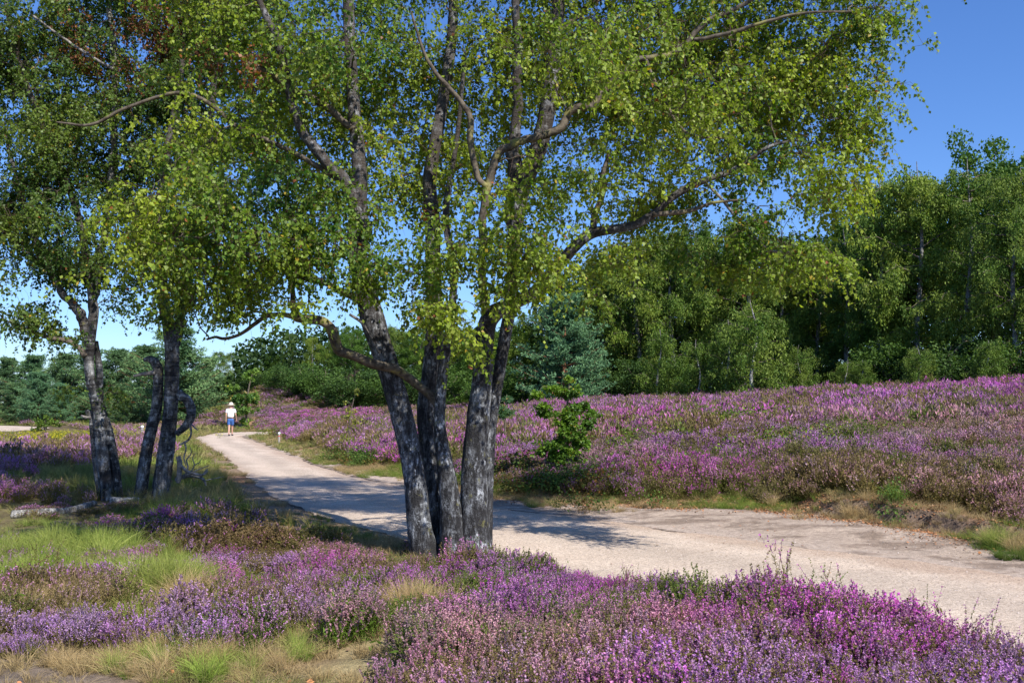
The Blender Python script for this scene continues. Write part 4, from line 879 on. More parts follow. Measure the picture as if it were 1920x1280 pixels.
def scatter(name, label, protos, P, rot, scl, idx, attrs):
    pc = bpy.data.collections.new(name + '_kinds')
    for k, me in enumerate(protos):
        pc.objects.link(bpy.data.objects.new(f'{name}_{k:02d}', me))
    n = len(P)
    me = bpy.data.meshes.new(name); me.vertices.add(n); me.vertices.foreach_set('co', np.asarray(P, np.float32).ravel())
    def av(nm, tp, arr, key='value'):
        a = me.attributes.new(nm, tp, 'POINT'); a.data.foreach_set(key, arr)
    av('rot', 'FLOAT_VECTOR', np.asarray(rot, np.float32).ravel(), 'vector'); av('scl', 'FLOAT_VECTOR', np.asarray(scl, np.float32).ravel(), 'vector')
    av('idx', 'INT', np.asarray(idx, np.int32))
    for k, v in attrs.items():
        v = np.asarray(v, np.float32)
        if v.ndim == 2:
            c = np.ones((n, 4), np.float32); c[:, :3] = v; av(k, 'FLOAT_COLOR', c.ravel(), 'color')
        else: av(k, 'FLOAT', v)
    o = link(name, me); tag(o, label, kind='stuff')
    ng = bpy.data.node_groups.new(name + '_scatter', 'GeometryNodeTree')
    ng.interface.new_socket('Geometry', in_out='INPUT', socket_type='NodeSocketGeometry'); ng.interface.new_socket('Geometry', in_out='OUTPUT', socket_type='NodeSocketGeometry')
    N = ng.nodes; gi, go = N.new('NodeGroupInput'), N.new('NodeGroupOutput'); ip = N.new('GeometryNodeInstanceOnPoints'); ci = N.new('GeometryNodeCollectionInfo')
    ci.inputs['Collection'].default_value = pc; ci.inputs['Separate Children'].default_value = True; ci.inputs['Reset Children'].default_value = True
    def na(nm, tp):
        x = N.new('GeometryNodeInputNamedAttribute'); x.data_type = tp; x.inputs['Name'].default_value = nm; return x.outputs[0]
    e2r = N.new('FunctionNodeEulerToRotation')
    L = ng.links; L.new(gi.outputs[0], ip.inputs['Points']); L.new(ci.outputs[0], ip.inputs['Instance']); ip.inputs['Pick Instance'].default_value = True
    L.new(na('idx', 'INT'), ip.inputs['Instance Index']); L.new(na('rot', 'FLOAT_VECTOR'), e2r.inputs[0]); L.new(e2r.outputs[0], ip.inputs['Rotation']); L.new(na('scl', 'FLOAT_VECTOR'), ip.inputs['Scale'])
    L.new(ip.outputs[0], go.inputs[0]); md = o.modifiers.new('scatter', 'NODES'); md.node_group = ng
    return o
sr = np.random.default_rng(77)
def grid_pts(y0, y1, s, k=.74, m=3.5):
    X, Yv = np.meshgrid(np.arange(-k * y1 - m, k * y1 + m, s), np.arange(y0, y1, s)); X = X.ravel(); Yv = Yv.ravel()
    X = X + sr.uniform(-.5, .5, len(X)) * s; Yv = Yv + sr.uniform(-.5, .5, len(Yv)) * s
    kk = np.abs(X) < k * Yv + m; return X[kk], Yv[kk]
def area(x, y):
    ins = inside(x, y, REG_R); db = seg_dist(x, y, BANK[:-1]); db = np.where(ins, db, -db)
    inp = inside(x, y, PATH_POLY); dp = seg_dist(x, y, UP + LO[::-1] + [UP[0]]); dp = np.where(inp, -dp, dp)
    ap = inside(x, y, UP + BANK[::-1]) & ~ins
    return ins, db, dp, ap
def blob(x, y, px, py, r, asp=1.0):
    g = G(px, py); return np.exp(-(((x - g[0]) / r) ** 2 + ((y - g[1]) / (r * asp)) ** 2))
def wblob(x, y, px, Y, r, ry=None):
    return np.exp(-(((x - (px - 960) / F * Y) / r) ** 2 + ((y - Y) / (ry or r)) ** 2))
def hill_xy(px, py, it=8):
    """where the view line through a photo point meets the heath (for placing patches)"""
    d = W(px, py, 1.0) - np.array([0, 0, EYE]); Y = np.linspace(5, 110, 1500)
    Z = EYE + d[2] * Y; H = height(d[0] * Y, Y) + .3; k = np.argmax(H > Z); 
    return (d[0] * Y[k], Y[k]) if (H > Z).any() else (d[0] * 60, 60.)
def hblob(x, y, px, py, r, ry=None):
    g = hill_xy(px, py); return np.exp(-(((x - g[0]) / r) ** 2 + ((y - g[1]) / (ry or r)) ** 2))
MAG, PUR, LAV, PBR, MAU = map(np.array, ((.64, .11, .52), (.56, .18, .54), (.53, .29, .60), (.58, .30, .33), (.46, .23, .39)))
GRN, OLI, RED = map(np.array, ((.105, .18, .018), (.19, .16, .045), (.20, .10, .05)))
def lerp(a, b, t): return a * (1 - t[:, None]) + b * t[:, None]
def heather_look(x, y):
    n = len(x); f1 = fbm(x * .35, y * .35, 200, 3); f2 = fbm(x * .8, y * .8, 210, 3); f3 = fbm(x * .5, y * .5, 220, 3)
    t = np.tile(PUR, (n, 1)); t = lerp(t, MAG, sstep(.50, .62, f1)); t = lerp(t, LAV, sstep(.52, .66, f2) * .8); t = lerp(t, PBR, sstep(.52, .62, f3) * .75)
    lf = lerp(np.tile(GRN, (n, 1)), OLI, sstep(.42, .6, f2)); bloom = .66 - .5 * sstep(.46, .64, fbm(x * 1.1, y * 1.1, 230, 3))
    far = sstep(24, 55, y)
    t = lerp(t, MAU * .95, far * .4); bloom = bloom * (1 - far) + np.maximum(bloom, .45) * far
    brn = sstep(.52, .62, fbm(x * .42, y * .30, 240, 4)) * inside(x, y, REG_R); bloom = bloom * (1 - .6 * brn); lf = lerp(lf, OLI * .9, brn * .6)
    left = sstep(-2.0, -4.5, x) * sstep(12, 15, y) * (~inside(x, y, REG_R)); t = lerp(t, MAU, left * .5); lf = lerp(lf, OLI, left)
    fi = (inside(x, y, REG_R) * sstep(12, 18, y))[:, None]; t = t * (1 - .16 * fi)
    # patches seen in the photo
    for (px, py, r, T, s) in ((1060, 1210, .45, MAG * 1.1, 1), (1150, 1230, .4, MAG * 1.1, 1), (1530, 1235, .7, MAG, .8), (1750, 1270, .6, MAG, .8), (680, 1262, .75, PBR, 1), (780, 1275, .6, PBR, .9), (980, 1095, .5, PBR, .9), (880, 1290, .7, PBR, .7), (80, 1225, .5, LAV, 1), (340, 1240, .4, LAV, .8), (620, 1200, .5, LAV, .7), (1000, 1170, .4, PUR, 1), (1300, 1290, .5, PBR, .7), (950, 1240, .5, PUR, .8), (720, 1160, .4, PUR, .8), (560, 1140, .5, PUR, .8), (1400, 1290, .4, MAG, .8), (1250, 1200, .4, PUR, .7), (1050, 1310, .5, PBR, .8), (900, 1150, .4, PUR, .8), (250, 1110, .4, LAV, .6), (150, 1080, .3, MAG, .8)):
        q_ = np.clip(blob(x, y, px, py, r) * 1.5 * s, 0, 1); t = lerp(t, T, q_); bloom = np.maximum(bloom, q_ * .85)
    for (px, py, r, T, s) in ((1500, 820, 2.5, LAV, .5), (1300, 880, 1.3, MAG, .9), (1150, 740, 8, MAG, .5), (1000, 730, 7, MAU * .95, 1), (1250, 770, 5, MAG, .7), (1850, 800, 3, PBR, .7), (1650, 745, 5, PUR, .6), (1800, 730, 6, MAG, .6), (600, 790, 3, MAG, .8), (700, 760, 4, MAG, .9), (560, 800, 2.5, PUR, .8), (1600, 900, 1.5, PBR, .8), (1750, 900, 1.2, PBR, .7), (930, 720, 8, MAU, .8)):
        t = lerp(t, T, np.clip(hblob(x, y, px, py, r, r * 1.4) * 1.5 * s, 0, 1))
    nr = sstep(6.6, 6.0, y); bloom = bloom * (1 - nr) + np.maximum(bloom, .55 + .5 * (fbm(x * 1.4, y * 1.4, 233, 3) - .3)) * nr
    gb = np.zeros(n)
    for (px, py, r) in ((1170, 1230, .28), (1290, 1190, .35), (1400, 1240, .25), (780, 1230, .3), (680, 1160, .25), (880, 1180, .22), (1560, 1200, .2)):
        gb = np.maximum(gb, np.clip(blob(x, y, px, py, r) * 1.4, 0, 1))
    bloom = bloom * (1 - .85 * gb); lf = lerp(lf, GRN * 1.25, gb)
    bush = np.clip(blob(x, y, 470, 1040, .55, .7) * 1.8 + blob(x, y, 415, 1030, .35) * 1.3, 0, 1); bloom = bloom * (1 - bush); lf = lerp(lf, np.array([.16, .12, .035]), bush)
    gq = sr.random((n, 1)) ** 2 * .6; t = t * (1 - gq) + (t.mean(1, keepdims=True) * np.array([1.0, .82, .82])) * gq
    return t * sr.uniform(.75, 1.15, (n, 1)), lf * sr.uniform(.8, 1.2, (n, 1)), np.clip(bloom + sr.normal(0, .12, n), 0, 1), bush
LOGP = [(G(24, 975)[0], 14.6), (G(86, 975)[0], 14.8), (-6.7, 15.6), (-6.6, 16.3), (-7.0, 17.0), (-6.5, 17.0)]
def LOGD(x, y): return np.minimum(seg_dist(x, y, LOGP), seg_dist(x, y - .35, LOGP) )
def heather_prob(x, y):
    ins, db, dp, ap = area(x, y)
    p = np.where(ins, sstep(.25, .8, db + .5 * (fbm(x * .9, y * .9, 300, 3) - .5)), 0)
    p = np.where(ins & (y > 40), p * sstep(-.3, .8, seg_dist(x, y, ARM) - 2.0), p)
    near = (~ins) & (~ap) & (dp > .12) & (y < 13.5) & (x > -9)
    g1 = fbm(x * .9, y * .9, 310, 3)
    pn = sstep(.12, .45, dp + .35 * (g1 - .5))
    wl = sstep(-1.3, -2.4, x + (y - 7) * .05)             # thinner among the grass on the left
    pn = pn * (1 - wl * sstep(.68, .46, fbm(x * .75, y * .75, 320, 3)) * .97)
    p = np.where(near, pn, p)
    lf = (~ins) & (~ap) & (dp > .8) & (y >= 13.5) & (x < 0)
    p = np.where(lf, sstep(.49, .63, fbm(x * .22, y * .22, 330, 4)) * sstep(1.0, 3.0, dp) * (.9 - .45 * sstep(25, 45, y)), p)
    # openings
    for (px, py, r, s) in ((1300, 1232, .42, 1), (1340, 1215, .3, .8), (790, 1190, .30, 1), (200, 1275, .9, 1), (400, 1275, .8, 1), (560, 1290, .4, .8), (20, 1265, .9, 1), (440, 1095, .38, 1), (510, 1100, .3, 1), (310, 1130, .36, .9), (330, 1080, .45, .9), (280, 1160, .4, .8), (100, 1090, .7, .9), (640, 1015, .9, 1), (560, 990, 1.0, 1), (430, 965, 1.2, 1), (700, 1040, .5, 1), (60, 1000, 1.2, .9), (180, 1010, 1.0, .9), (350, 975, 1.1, 1)):
        p = p * (1 - np.clip(s * 1.6 * blob(x, y, px, py, r), 0, 1))
    for (px, py, r, s) in ((80, 1225, .45, 1), (20, 1225, .4, 1), (380, 1230, .42, 1), (460, 1215, .35, 1), (180, 1150, .3, .8), (60, 1110, .3, .8), (470, 1040, .5, 1), (410, 1025, .35, 1), (280, 1010, .8, 1), (200, 1020, .5, .8), (380, 1090, .3, 1), (230, 1060, .25, 1)):
        p = np.maximum(p, np.clip(s * 1.7 * blob(x, y, px, py, r), 0, 1) * (dp > .1))
    p = p * (np.hypot(x - main.base[0], (y - main.base[1])) > .34)
    for t_ in (ta, tb): p = p * (np.hypot(x - t_.base[0], y - t_.base[1]) > .5)
    p = p * (seg_dist(x, y, ft) > 4.2)
    p = p * (1 - sstep(6.75, 6.45, y + .4 * (g1 - .5)) * sstep(-.45, -.75, x) * .96)
    p = p * (1 - .95 * sstep(.55, .3, LOGD(x, y)))
    return p
for_idx = []
HP = [heather_proto(1000 + i, 74, 30, 16, .0100, .014, .9) for i in range(7)] + [heather_proto(1050 + i, 22, 14, 22, .009, .013, 1.0, R_=.10, H=.46, leggy=True, inner=10) for i in range(3)] \
   + [heather_proto(1100 + i, 80, 7, 5, .024, .026, 2.2, .22, inner=40) for i in range(5)] + [heather_proto(1200 + i, 80, 3, 2, .055, .05, 3.5, .13, stems=False, inner=26) for i in range(4)]
Ps, Rs, Ss, Is, Tn, Lf, Bl = [], [], [], [], [], [], []
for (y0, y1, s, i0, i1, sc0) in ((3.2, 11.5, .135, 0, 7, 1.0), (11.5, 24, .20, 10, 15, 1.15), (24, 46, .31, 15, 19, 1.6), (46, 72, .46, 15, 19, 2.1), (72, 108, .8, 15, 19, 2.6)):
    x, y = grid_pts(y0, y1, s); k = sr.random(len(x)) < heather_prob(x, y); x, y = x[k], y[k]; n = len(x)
    t, lf, bl, bush = heather_look(x, y); z = height(x, y)
    h = sc0 * sr.uniform(.78, 1.15, n) * (.45 + 1.05 * fbm(x * 1.5, y * 1.5, 400, 3)) * (1 + .35 * bush)
    if y0 < 12: h *= .95 + .15 * sstep(0, 2, x); 
    hz = h * (.95 if y0 < 30 else .62 if y0 < 46 else .5 if y0 < 72 else .42)
    ins, db, dp, ap = area(x, y); hz = hz * np.where(ins, .7 + .3 * sstep(.3, 1.6, db) + .12, 1) 
    hz = hz * np.where(~ins & (y < 12), .62 + .38 * sstep(.1, .6, dp), 1) * np.where(~ins, 1 - .35 * sstep(9.2, 10.2, y) * (y < 13), 1)
    fx = np.where((x / y * F + 960 < 290) & (y > 11.8) & (y < 16.6), .4, 1); hz = hz * fx
    hz = hz * np.where((np.abs(x - main.base[0]) < .7) & (y < main.base[1]) & (y > 9.0), .45, 1)
    farl = (x / y * F + 960 < 190) & (y > 42) & (y < 63); hz = hz * np.where(farl, .25, 1)
    idx = sr.integers(i0, i1, n)
    if i0 == 0:
        lg = sr.random(n) < .02 + .12 * (dp < .45); idx[lg] = sr.integers(7, 10, lg.sum())
    Ps.append(np.stack([x, y, z - .015], 1)); Rs.append(np.stack([sr.normal(0, .13, n), sr.normal(0, .13, n), sr.uniform(0, 6.28, n)], 1)); Ss.append(np.stack([h, h, hz], 1)); Is.append(idx); Tn.append(t); Lf.append(lf); Bl.append(bl)
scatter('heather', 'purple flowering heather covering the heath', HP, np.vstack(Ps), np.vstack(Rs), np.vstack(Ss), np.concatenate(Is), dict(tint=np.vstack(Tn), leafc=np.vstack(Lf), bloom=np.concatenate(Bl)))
print('heather', sum(map(len, Ps)))

# grass
GP = [grass_proto(2000 + i, 150, .42, .0022, .75) for i in range(3)] + [grass_proto(2010 + i, 70, .16, .0020, .9, .8, 4, .06) for i in range(3)] \
   + [grass_proto(2020 + i, 70, .42, .0050, .75, seg=4) for i in range(3)] + [grass_proto(2030 + i, 34, .42, .013, .8, seg=3, rootr=.12) for i in range(2)]
BG, YG, STR, OLV = map(np.array, ((.16, .29, .035), (.31, .39, .07), (.58, .43, .21), (.19, .19, .06)))
Ps, Rs, Ss, Is, Tn, Lf = [], [], [], [], [], []
def addg(x, y, s, idx, tint, base, zs=1.0, tilt=.12):
    k_ = (LOGD(x, y) > .28) & (np.hypot(x - main.base[0], y - main.base[1]) > .4); x, y, s, idx, tint, base = x[k_], y[k_], s[k_], idx[k_], tint[k_], base[k_]
    zs = zs * np.where((x / y * F + 960 < 290) & (y > 11.8) & (y < 16.6), .45, 1) * np.where((x / y * F + 960 < 190) & (y > 42) & (y < 63), .3, 1)
    kt = seg_dist(x, y, ft) > 4.2; x, y, s, idx, tint, base, zs = x[kt], y[kt], s[kt], idx[kt], tint[kt], base[kt], zs[kt]
    n = len(x); Ps.append(np.stack([x, y, height(x, y) - .01], 1)); Rs.append(np.stack([sr.normal(0, tilt, n), sr.normal(0, tilt, n), sr.uniform(0, 6.28, n)], 1))
    Ss.append(np.stack([s, s, s * zs], 1)); Is.append(idx); Tn.append(tint * sr.uniform(.75, 1.25, (n, 1))); Lf.append(base * sr.uniform(.8, 1.2, (n, 1)))
def tuss(px, py, r, num, kind, s=1.0, i=(0, 3)):
    g = G(px, py); x = g[0] + sr.normal(0, r * .5, num); y = g[1] + sr.normal(0, r * .5, num)
    a, b = {'g': (YG, BG * .6), 'y': (YG * 1.1, BG), 's': (STR, STR * .6), 'd': (BG * .7, BG * .5)}[kind]
    m = sr.random(num)[:, None] * .6; addg(x, y, s * sr.uniform(.7, 1.15, num), sr.integers(*i, num), a * (1 - m * .5) + STR * m * .5, np.tile(b, (num, 1)))
for q in ((305, 1120, .26, 30, 'g', 1.15), (340, 1135, .22, 14, 's', .9), (90, 1050, .8, 40, 'g', 1.0), (30, 1090, .5, 16, 'y', .8), (210, 1090, .5, 14, 'y', .8), (100, 1150, .5, 20, 's', .75), (200, 1200, .4, 10, 'y', .6), (150, 1250, .4, 14, 's', .45), (300, 1255, .4, 14, 's', .45), (500, 1290, .3, 8, 's', .45), (560, 1265, .15, 4, 'y', .5), (60, 1035, .5, 16, 'g', .95), (120, 1040, .5, 18, 'g', 1.0), (200, 1045, .45, 14, 'y', .9), (20, 1030, .5, 12, 'g', .9), (150, 1010, .6, 14, 'g', .8), (310, 1125, .28, 22, 'g', 1.0), (285, 1110, .22, 12, 'g', 1.0), (350, 1120, .22, 12, 'y', .9), (365, 1150, .22, 10, 's', .8), (130, 1165, .30, 16, 's', .8), (60, 1175, .32, 16, 's', .8), (20, 1130, .3, 10, 'y', .8), (240, 1150, .3, 9, 'y', .7), (300, 1190, .3, 9, 'y', .75), (320, 1240, .28, 8, 's', .6), (790, 1200, .22, 22, 's', .85), (770, 1180, .18, 7, 'y', .7), (365, 1275, .3, 8, 's', .6), (280, 1270, .25, 6, 'y', .5), (400, 1290, .25, 6, 'y', .6), (150, 1120, .5, 8, 'y', .8),
          (350, 985, .7, 26, 'd', .95), (420, 970, .6, 18, 'd', .9), (380, 960, .5, 14, 's', .75), (270, 975, .8, 16, 'd', .8), (200, 960, .9, 12, 'd', .8), (90, 990, .8, 16, 'g', .8), (900, 1160, .2, 4, 's', .6), (1430, 1290, .2, 4, 's', .8), (640, 1010, .35, 26, 'd', .45), (600, 1000, .4, 26, 'd', .45), (680, 1020, .25, 12, 'd', .4), (560, 985, .35, 8, 'd', .35), (470, 1100, .4, 5, 'y', .5)):
    tuss(*q)
# grass mixed in the heath on the left and far fields
for (y0, y1, s, i0, i1, sc0, zs) in ((13.5, 26, .34, 6, 9, .9, 1), (26, 60, .62, 9, 11, 1.2, .8), (60, 105, 1.15, 9, 11, 2.0, .55)):
    x, y = grid_pts(y0, y1, s); ins, db, dp, ap = area(x, y); f = fbm(x * .22, y * .22, 330, 4)
    p = np.where((~ins) & (~ap) & (dp > .6), sstep(.64, .49, f) * .85 + .14, 0)
    p = np.where(ins & (x < 3), .22 * sstep(.5, .65, fbm(x * .3, y * .3, 350, 3)) + .5 * sstep(5, 0, seg_dist(x, y, ARM)) * (seg_dist(x, y, ARM) > 2), p)
    p = np.where(ins & (y > 60) & (x < 0), .7 * sstep(.40, .55, fbm(x * .2, y * .2, 352, 3)), p)
    k = sr.random(len(x)) < p; x, y = x[k], y[k]; n = len(x); m = sr.random((n, 1)); q = sstep(.35, .6, fbm(x * .3, y * .3, 360, 2))[:, None]
    addg(x, y, sc0 * sr.uniform(.6, 1.1, n), sr.integers(i0, i1, n), (YG * .75) * (1 - q * .7) + STR * .75 * q * .7, BG * .5 * (1 - m) + OLV * .8 * m, zs)
# verges: short dry and green grass along the path
x, y = grid_pts(4.4, 30, .085, .6, 1.5); ins, db, dp, ap = area(x, y); f = fbm(x * 1.6, y * 1.6, 370, 3); f2 = fbm(x * .5, y * .5, 372, 3)
xr = sstep(1.2, 3.0, x)
p = np.where((np.abs(db - .2) < .55 + .3 * f) & (ap | ins), sstep(.40, .58, f) * (.55 - .30 * xr * (db < 0)), 0)
p = np.where(ap & (db > -1.2) & (x < 2.0), np.maximum(p, .5 * sstep(.42, .6, f)), p); p = np.where(ap & (db > -1.0) & (x >= 2.0) & (x < 4.5), np.maximum(p, .3 * sstep(.5, .62, f)), p)
p = np.where((ap | ins) & (np.abs(db - .15) < .5), np.maximum(p, .45), p)
lv = (~ins) & (~ap) & (dp > .05) & (dp < 1.8) & (x < .5) & (y > 9.5); p = np.where(lv, .22 * sstep(.52, .66, f), p)
nl_ = (~ins) & (~ap) & (dp > .15) & (y < 13) & (x < -.5); p = np.where(nl_, (.35 + .5 * sstep(.40, .6, f)) * (1 - .55 * sstep(6.5, 5.9, y)), p)
k = sr.random(len(x)) < p; x, y, f2 = x[k], y[k], f2[k]; n = len(x); g_ = sstep(.48, .66, f2 + sr.normal(0, .08, n))[:, None]
addg(x, y, sr.uniform(.4, 1.1, n), sr.integers(3, 6, n), STR * (1 - g_) * .8 + YG * .7 * g_, STR * .5 * (1 - g_) + BG * .5 * g_)
x, y = grid_pts(30, 62, .3, .45, 0); ins, db, dp, ap = area(x, y); p = np.where((dp > .1) & (dp < 2.6) & (x < 2), .75, 0); k = sr.random(len(x)) < p; x, y = x[k], y[k]; n = len(x); g_ = sr.random((n, 1))
addg(x, y, sr.uniform(.4, .8, n), sr.integers(9, 11, n), STR * .8 * (1 - g_) + YG * .6 * g_, STR * .4 * (1 - g_) + BG * .5 * g_, .7)
for (px, py, r, num, s, kd) in ((1872, 1030, .16, 12, .75, 'g'), (1890, 1045, .18, 10, .5, 'd'), (1010, 905, .6, 0, .6, 's')):
    if num: tuss(px, py, r, num, kd, s)
# tall pale grass on the bank at the right
for (px, py, r, num, kd, s) in ((1440, 905, .3, 6, 's', .7), (1610, 925, .25, 6, 's', .75), (1690, 900, .25, 5, 'g', .75), (1870, 975, .35, 7, 's', .7), (1910, 985, .3, 6, 's', .7), (1900, 850, .6, 8, 's', 1.0)):
    g = hill_xy(px, py); x = g[0] + sr.normal(0, r * .5, num); y = g[1] + sr.normal(0, r * .5, num)
    a, b = (STR, STR * .6) if kd == 's' else (YG, BG * .6); addg(x, y, s * sr.uniform(.8, 1.2, num), sr.integers(0, 3, num), np.tile(a, (num, 1)), np.tile(b, (num, 1)))
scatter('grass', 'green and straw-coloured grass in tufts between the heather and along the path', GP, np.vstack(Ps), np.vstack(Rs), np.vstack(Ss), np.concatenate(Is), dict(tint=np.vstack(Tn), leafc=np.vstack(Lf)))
print('grass', sum(map(len, Ps)))

# brambles
BP = [bramble_proto(2100 + i) for i in range(3)]
Ps, Rs, Ss, Is, Tn, Lf = [], [], [], [], [], []
for (px, py, r, ry, num, s, dark) in ((1370, 785, 1.7, 1.6, 60, 1.1, 0), (1310, 790, 1.2, 1.5, 26, 1.0, 0), (1480, 820, 1.4, 1.2, 34, 1.0, 0), (1240, 815, 1.0, 1.0, 26, 1.0, 0), (1200, 830, 1.0, .8, 20, .9, 0), (1600, 800, 1.2, .9, 16, .9, 0), (1700, 800, .8, .8, 8, .9, 0), (1000, 890, .9, .5, 26, .8, 1), (1090, 890, .9, .5, 26, .8, 1), (1160, 860, .8, .8, 14, .8, 1), (950, 870, .6, .5, 20, 1, 1), (940, 820, .6, 1.0, 12, .9, 0), (690, 850, 1.0, 1.2, 24, .8, 1), (720, 835, .9, 1.2, 12, .8, 0), (640, 845, 1.0, 1.2, 12, .8, 1), (620, 815, 1.5, 2, 8, .9, 0), (540, 800, 1.6, 2.0, 12, 1.1, 0), (1650, 925, .3, .3, 4, .6, 1), (1050, 925, 1.2, .4, 14, .6, 1)):
    g = hill_xy(px, py); x = g[0] + sr.normal(0, r * .6, num); y = g[1] + sr.normal(0, ry * .6, num)
    ins, db, dp, ap = area(x, y); k = dp > .3; x, y = x[k], y[k]; n = len(x)
    Ps.append(np.stack([x, y, height(x, y)], 1)); Rs.append(np.stack([sr.normal(0, .15, n), sr.normal(0, .15, n), sr.uniform(0, 6.28, n)], 1)); q = s * sr.uniform(.7, 1.25, n); Ss.append(np.stack([q, q, q * 1.2], 1)); Is.append(sr.integers(0, 3, n))
    a = np.array([.20, .27, .035]) if not dark else np.array([.10, .17, .03]); Tn.append(a * sr.uniform(.7, 1.3, (n, 1))); Lf.append(np.where(sr.random((n, 1)) < .25, np.array([.22, .10, .03]), np.array([.06, .11, .02])))
scatter('brambles', 'low green brambles creeping through the heather', BP, np.vstack(Ps), np.vstack(Rs), np.vstack(Ss), np.concatenate(Is), dict(tint=np.vstack(Tn), leafc=np.vstack(Lf)))
# yellow flowers
FP = [bramble_proto(2200, 70, .35, .35, .05, .5)]
g = hill_xy(130, 812); n = 130; x = g[0] + sr.normal(0, 2.2, n); y = g[1] + sr.normal(0, 2.2, n)
scatter('yellow_flowers', 'patch of bright yellow wildflowers in the far heath', FP, np.stack([x, y, height(x, y)], 1), np.zeros((n, 3)), np.tile([1.0, 1, .9], (n, 1)), np.zeros(n), dict(tint=np.tile([.62, .52, .03], (n, 1)) * sr.uniform(.7, 1.2, (n, 1)), leafc=np.tile([.12, .20, .03], (n, 1))))
# fallen leaves and small stones
n = 9000; bl = np.array(BANK[3:10]); i = sr.integers(0, len(bl) - 1, n); t = sr.random(n)[:, None]
Q_ = bl[i] * (1 - t) + bl[i + 1] * t + sr.normal(0, .42, (n, 2)); n2_ = 1500
Q2_ = np.stack([sr.uniform(-6, 3.5, n2_), sr.uniform(5, 14, n2_)], 1); Q_ = np.vstack([Q_, Q2_])
ins, db, dp, ap = area(Q_[:, 0], Q_[:, 1]); k = ((fbm(Q_[:, 0] * 1.2, Q_[:, 1] * 1.2, 380, 3) > .42) & (dp > .0)) | (sr.random(len(Q_)) < .06); Q_ = Q_[k]; n = len(Q_)
C = np.column_stack([Q_, height(Q_[:, 0], Q_[:, 1]) + .012]); D = unit(sr.normal(size=(n, 3)) * np.array([1, 1, .25])); N = unit(sr.normal(size=(n, 3)) * .3 + np.array([0, 0, 1])); sz = sr.uniform(.02, .045, n)
V, Qd = leaf_quads(C, D, N, sz, sz * .4, .4)
cc = np.where(sr.random((n, 1)) < .6, np.array([.38, .17, .07]), np.array([.26, .17, .10])) * sr.uniform(.6, 1.3, (n, 1))
tag(link('leaf_litter', mk_mesh('leaf_litter', V, [Qd], attr_mat('dead_leaf'), np.repeat(cc, 4, 0))), 'orange-brown fallen leaves scattered on the verges', kind='stuff')
def stone_proto(seed):
    bm = bmesh.new(); bmesh.ops.create_icosphere(bm, subdivisions=1, radius=.5); r_ = random.Random(seed)
    for v in bm.verts: v.co = Vector((v.co.x * 1.2, v.co.y, v.co.z * .6)) * r_.uniform(.75, 1.2)
    me = bpy.data.meshes.new('stone'); bm.to_mesh(me); bm.free(); me.materials.append(M_stone); return me
m, nt, out = new_mat('path_stone'); b = NB(nt); a_ = b.n('ShaderNodeAttribute', attribute_name='tint'); a_.attribute_type = 'INSTANCER'; b.l(b.bsdf(a_.outputs['Color'], .9), out.inputs[0]); M_stone = m
n = 16000; x = sr.uniform(-5, 7.5, n); y = 6.6 + 14 * sr.random(n) ** 1.6; ins, db, dp, ap = area(x, y); k = (dp < 0) | (ap & (sr.random(n) < .8)); x, y = x[k], y[k]; n = len(x)
s = np.exp(sr.normal(-4.85, .42, n)); tn = np.where(sr.random((n, 1)) < .35, np.array([.30, .24, .20]), np.array([.58, .50, .44])) * sr.uniform(.6, 1.2, (n, 1))
scatter('gravel', 'small loose stones on the path', [stone_proto(i) for i in range(3)], np.stack([x, y, np.maximum(height(x, y), .006) + .001], 1), np.stack([x * 0, x * 0, sr.uniform(0, 6.28, n)], 1), np.stack([s, s, s], 1), sr.integers(0, 3, n), dict(tint=tn))

# ------------------------------------------------------------------ the walker
def skin_body(name, verts, edges, radii, mat, parent, sub=2, root=0):
    bm = bmesh.new(); lay = bm.verts.layers.skin.verify(); vs = [bm.verts.new(v) for v in verts]
    for a, c_ in edges: bm.edges.new((vs[a], vs[c_]))
    for v, r0 in zip(vs, radii): v[lay].radius = (r0, r0) if not isinstance(r0, tuple) else r0
    vs[root][lay].use_root = True
    me = bpy.data.meshes.new(name); bm.to_mesh(me); bm.free(); me.materials.append(mat)
    o = link(name, me, parent); o.modifiers.new('skin', 'SKIN').use_smooth_shade = True
    s_ = o.modifiers.new('sub', 'SUBSURF'); s_.levels = sub; s_.render_levels = sub; return o
M_skin = plain('skin', (.52, .30, .22), .6, .05); M_shirt = plain('white_cotton', (.80, .80, .80), .8, .03); M_den = plain('blue_denim', (.05, .13, .36), .8, .15); M_hat = plain('straw_hat', (.70, .64, .50), .8, .08); M_shoe = plain('dark_shoe', (.04, .04, .05), .5, .1); M_belt = plain('brown_leather', (.12, .06, .03), .5); M_hair = plain('grey_hair', (.35, .33, .31), .8)
PY = 53.2; PX = (434 - 960) / F * PY
man = thing('person', 'person in white shirt, blue shorts and pale sun hat walking away along the path', 'person', (PX, PY, .006), R(6))
Vv = [(0, 0, .93), (0, .01, 1.08), (0, 0, 1.25), (0, .0, 1.38), (0, .02, 1.47), (0, .04, 1.56), (0, .05, 1.64),
      (-.08, 0, .88), (-.07, -.03, .50), (-.05, -.20, .14), (-.05, -.18, .06), (-.05, -.07, .035),
      (.08, 0, .88), (.07, .12, .49), (.05, .20, .10), (.05, .23, .05), (.05, .35, .035),
      (-.18, 0, 1.39), (-.235, -.03, 1.12), (-.25, .04, .88), (-.25, .05, .82),
      (.18, 0, 1.39), (.25, .05, 1.12), (.26, .18, .93), (.26, .21, .87)]
Ee = [(0, 1), (1, 2), (2, 3), (3, 4), (4, 5), (5, 6), (0, 7), (7, 8), (8, 9), (9, 10), (10, 11), (0, 12), (12, 13), (13, 14), (14, 15), (15, 16), (3, 17), (17, 18), (18, 19), (19, 20), (3, 21), (21, 22), (22, 23), (23, 24)]
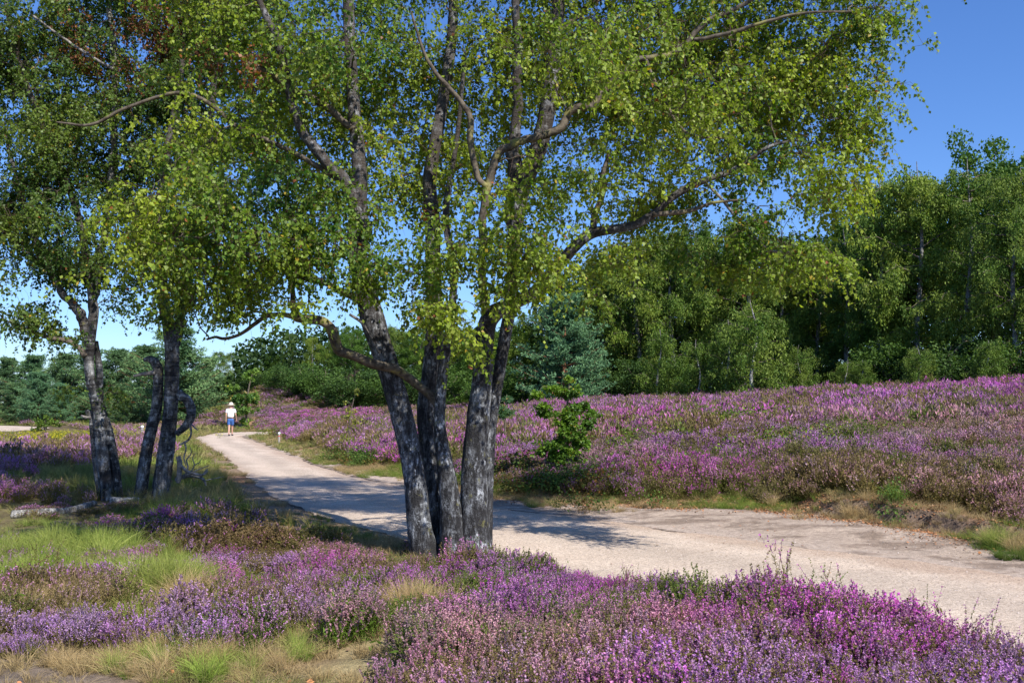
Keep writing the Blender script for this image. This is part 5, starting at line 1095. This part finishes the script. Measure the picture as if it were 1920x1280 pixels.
Rr = [(.14, .11), (.14, .11), (.15, .11), (.11, .08), .055, .085, .085, .085, .058, .036, .04, .03, .085, .058, .036, .04, .03, .055, .04, .028, (.04, .018), .055, .04, .028, (.04, .018)]
for (sx, hand) in ((-1, 20), (1, 24)):
    hx, hy, hz = Vv[hand]
    for k, (dx, dy, L) in enumerate(((.0, .032, .075), (.0, .012, .085), (.0, -.010, .08), (.0, -.030, .062))):
        Vv += [(hx + dx, hy + dy, hz - .05), (hx - sx * .012, hy + dy + .01, hz - .05 - L)]; m_ = len(Vv); Ee += [(hand, m_ - 2), (m_ - 2, m_ - 1)]; Rr += [.010, .008]
    Vv += [(hx - sx * .01, hy + .045, hz - .01), (hx - sx * .015, hy + .058, hz - .055)]; m_ = len(Vv); Ee += [(hand, m_ - 2), (m_ - 2, m_ - 1)]; Rr += [.012, .009]
skin_body('body', Vv, Ee, Rr, M_skin, man)
skin_body('shirt', [(0, 0, .93), (0, .01, 1.10), (0, 0, 1.26), (0, 0, 1.37), (0, .01, 1.44), (-.18, 0, 1.385), (-.225, -.02, 1.20), (.18, 0, 1.385), (.235, .02, 1.20)], [(0, 1), (1, 2), (2, 3), (3, 4), (3, 5), (5, 6), (3, 7), (7, 8)], [(.185, .135), (.185, .14), (.185, .135), (.14, .10), .065, .08, .075, .08, .075], M_shirt, man, 2, 2)
skin_body('shorts', [(0, 0, .96), (0, 0, .86), (-.09, 0, .80), (-.08, -.02, .54), (.09, 0, .80), (.08, .09, .54)], [(0, 1), (1, 2), (2, 3), (1, 4), (4, 5)], [(.17, .135), (.16, .13), .105, .088, .105, .088], M_den, man, 2)
V, fs = tube(np.array([[0, 0, .945], [0, 0, .96], [0, 0, .975]]), np.array([.16, .165, .16]), 20); V[:, 1] *= .78; link('belt', mk_mesh('belt', V, fs, M_belt, None, True), man)
for sx, y0 in ((-.55, -.13), (.55, .29)):
    V, fs = tube(np.array([[sx * .09, y0 - .13, .045], [sx * .09, y0 - .08, .05], [sx * .09, y0 + .02, .045], [sx * .09, y0 + .10, .035], [sx * .09, y0 + .14, .03]]), np.array([.03, .045, .045, .045, .028]), 12); V[:, 2] = np.maximum(V[:, 2], .002); link('shoe', mk_mesh('shoe', V, fs, M_shoe, None, True), man)
V, fs = tube(np.array([[0, .045, 1.60], [0, .045, 1.64], [0, .045, 1.70]]), np.array([.093, .098, .07]), 16); link('hair', mk_mesh('hair', V, fs, M_hair, None, True), man)
hp = np.array([[0, .05, 1.635], [0, .05, 1.643], [0, .05, 1.655], [0, .05, 1.66], [0, .05, 1.70], [0, .05, 1.75], [0, .05, 1.775]]); V, fs = tube(hp, np.array([.18, .215, .205, .112, .105, .095, .06]), 24); link('hat', mk_mesh('hat', V, fs, M_hat, None, True), man)
for s_ in (-1, 1):
    V, fs = tube(np.array([[s_ * .03, .122, 1.595], [s_ * .03, .13, 1.595], [s_ * .03, .134, 1.595]]), np.array([.012, .011, .004]), 8); link('eye', mk_mesh('eye', V, fs, M_shoe, None, True), man)
V, fs = tube(np.array([[0, .12, 1.60], [0, .145, 1.572], [0, .125, 1.56]]), np.array([.008, .014, .006]), 8); link('nose', mk_mesh('nose', V, fs, M_skin, None, True), man)

#@@PLANTS
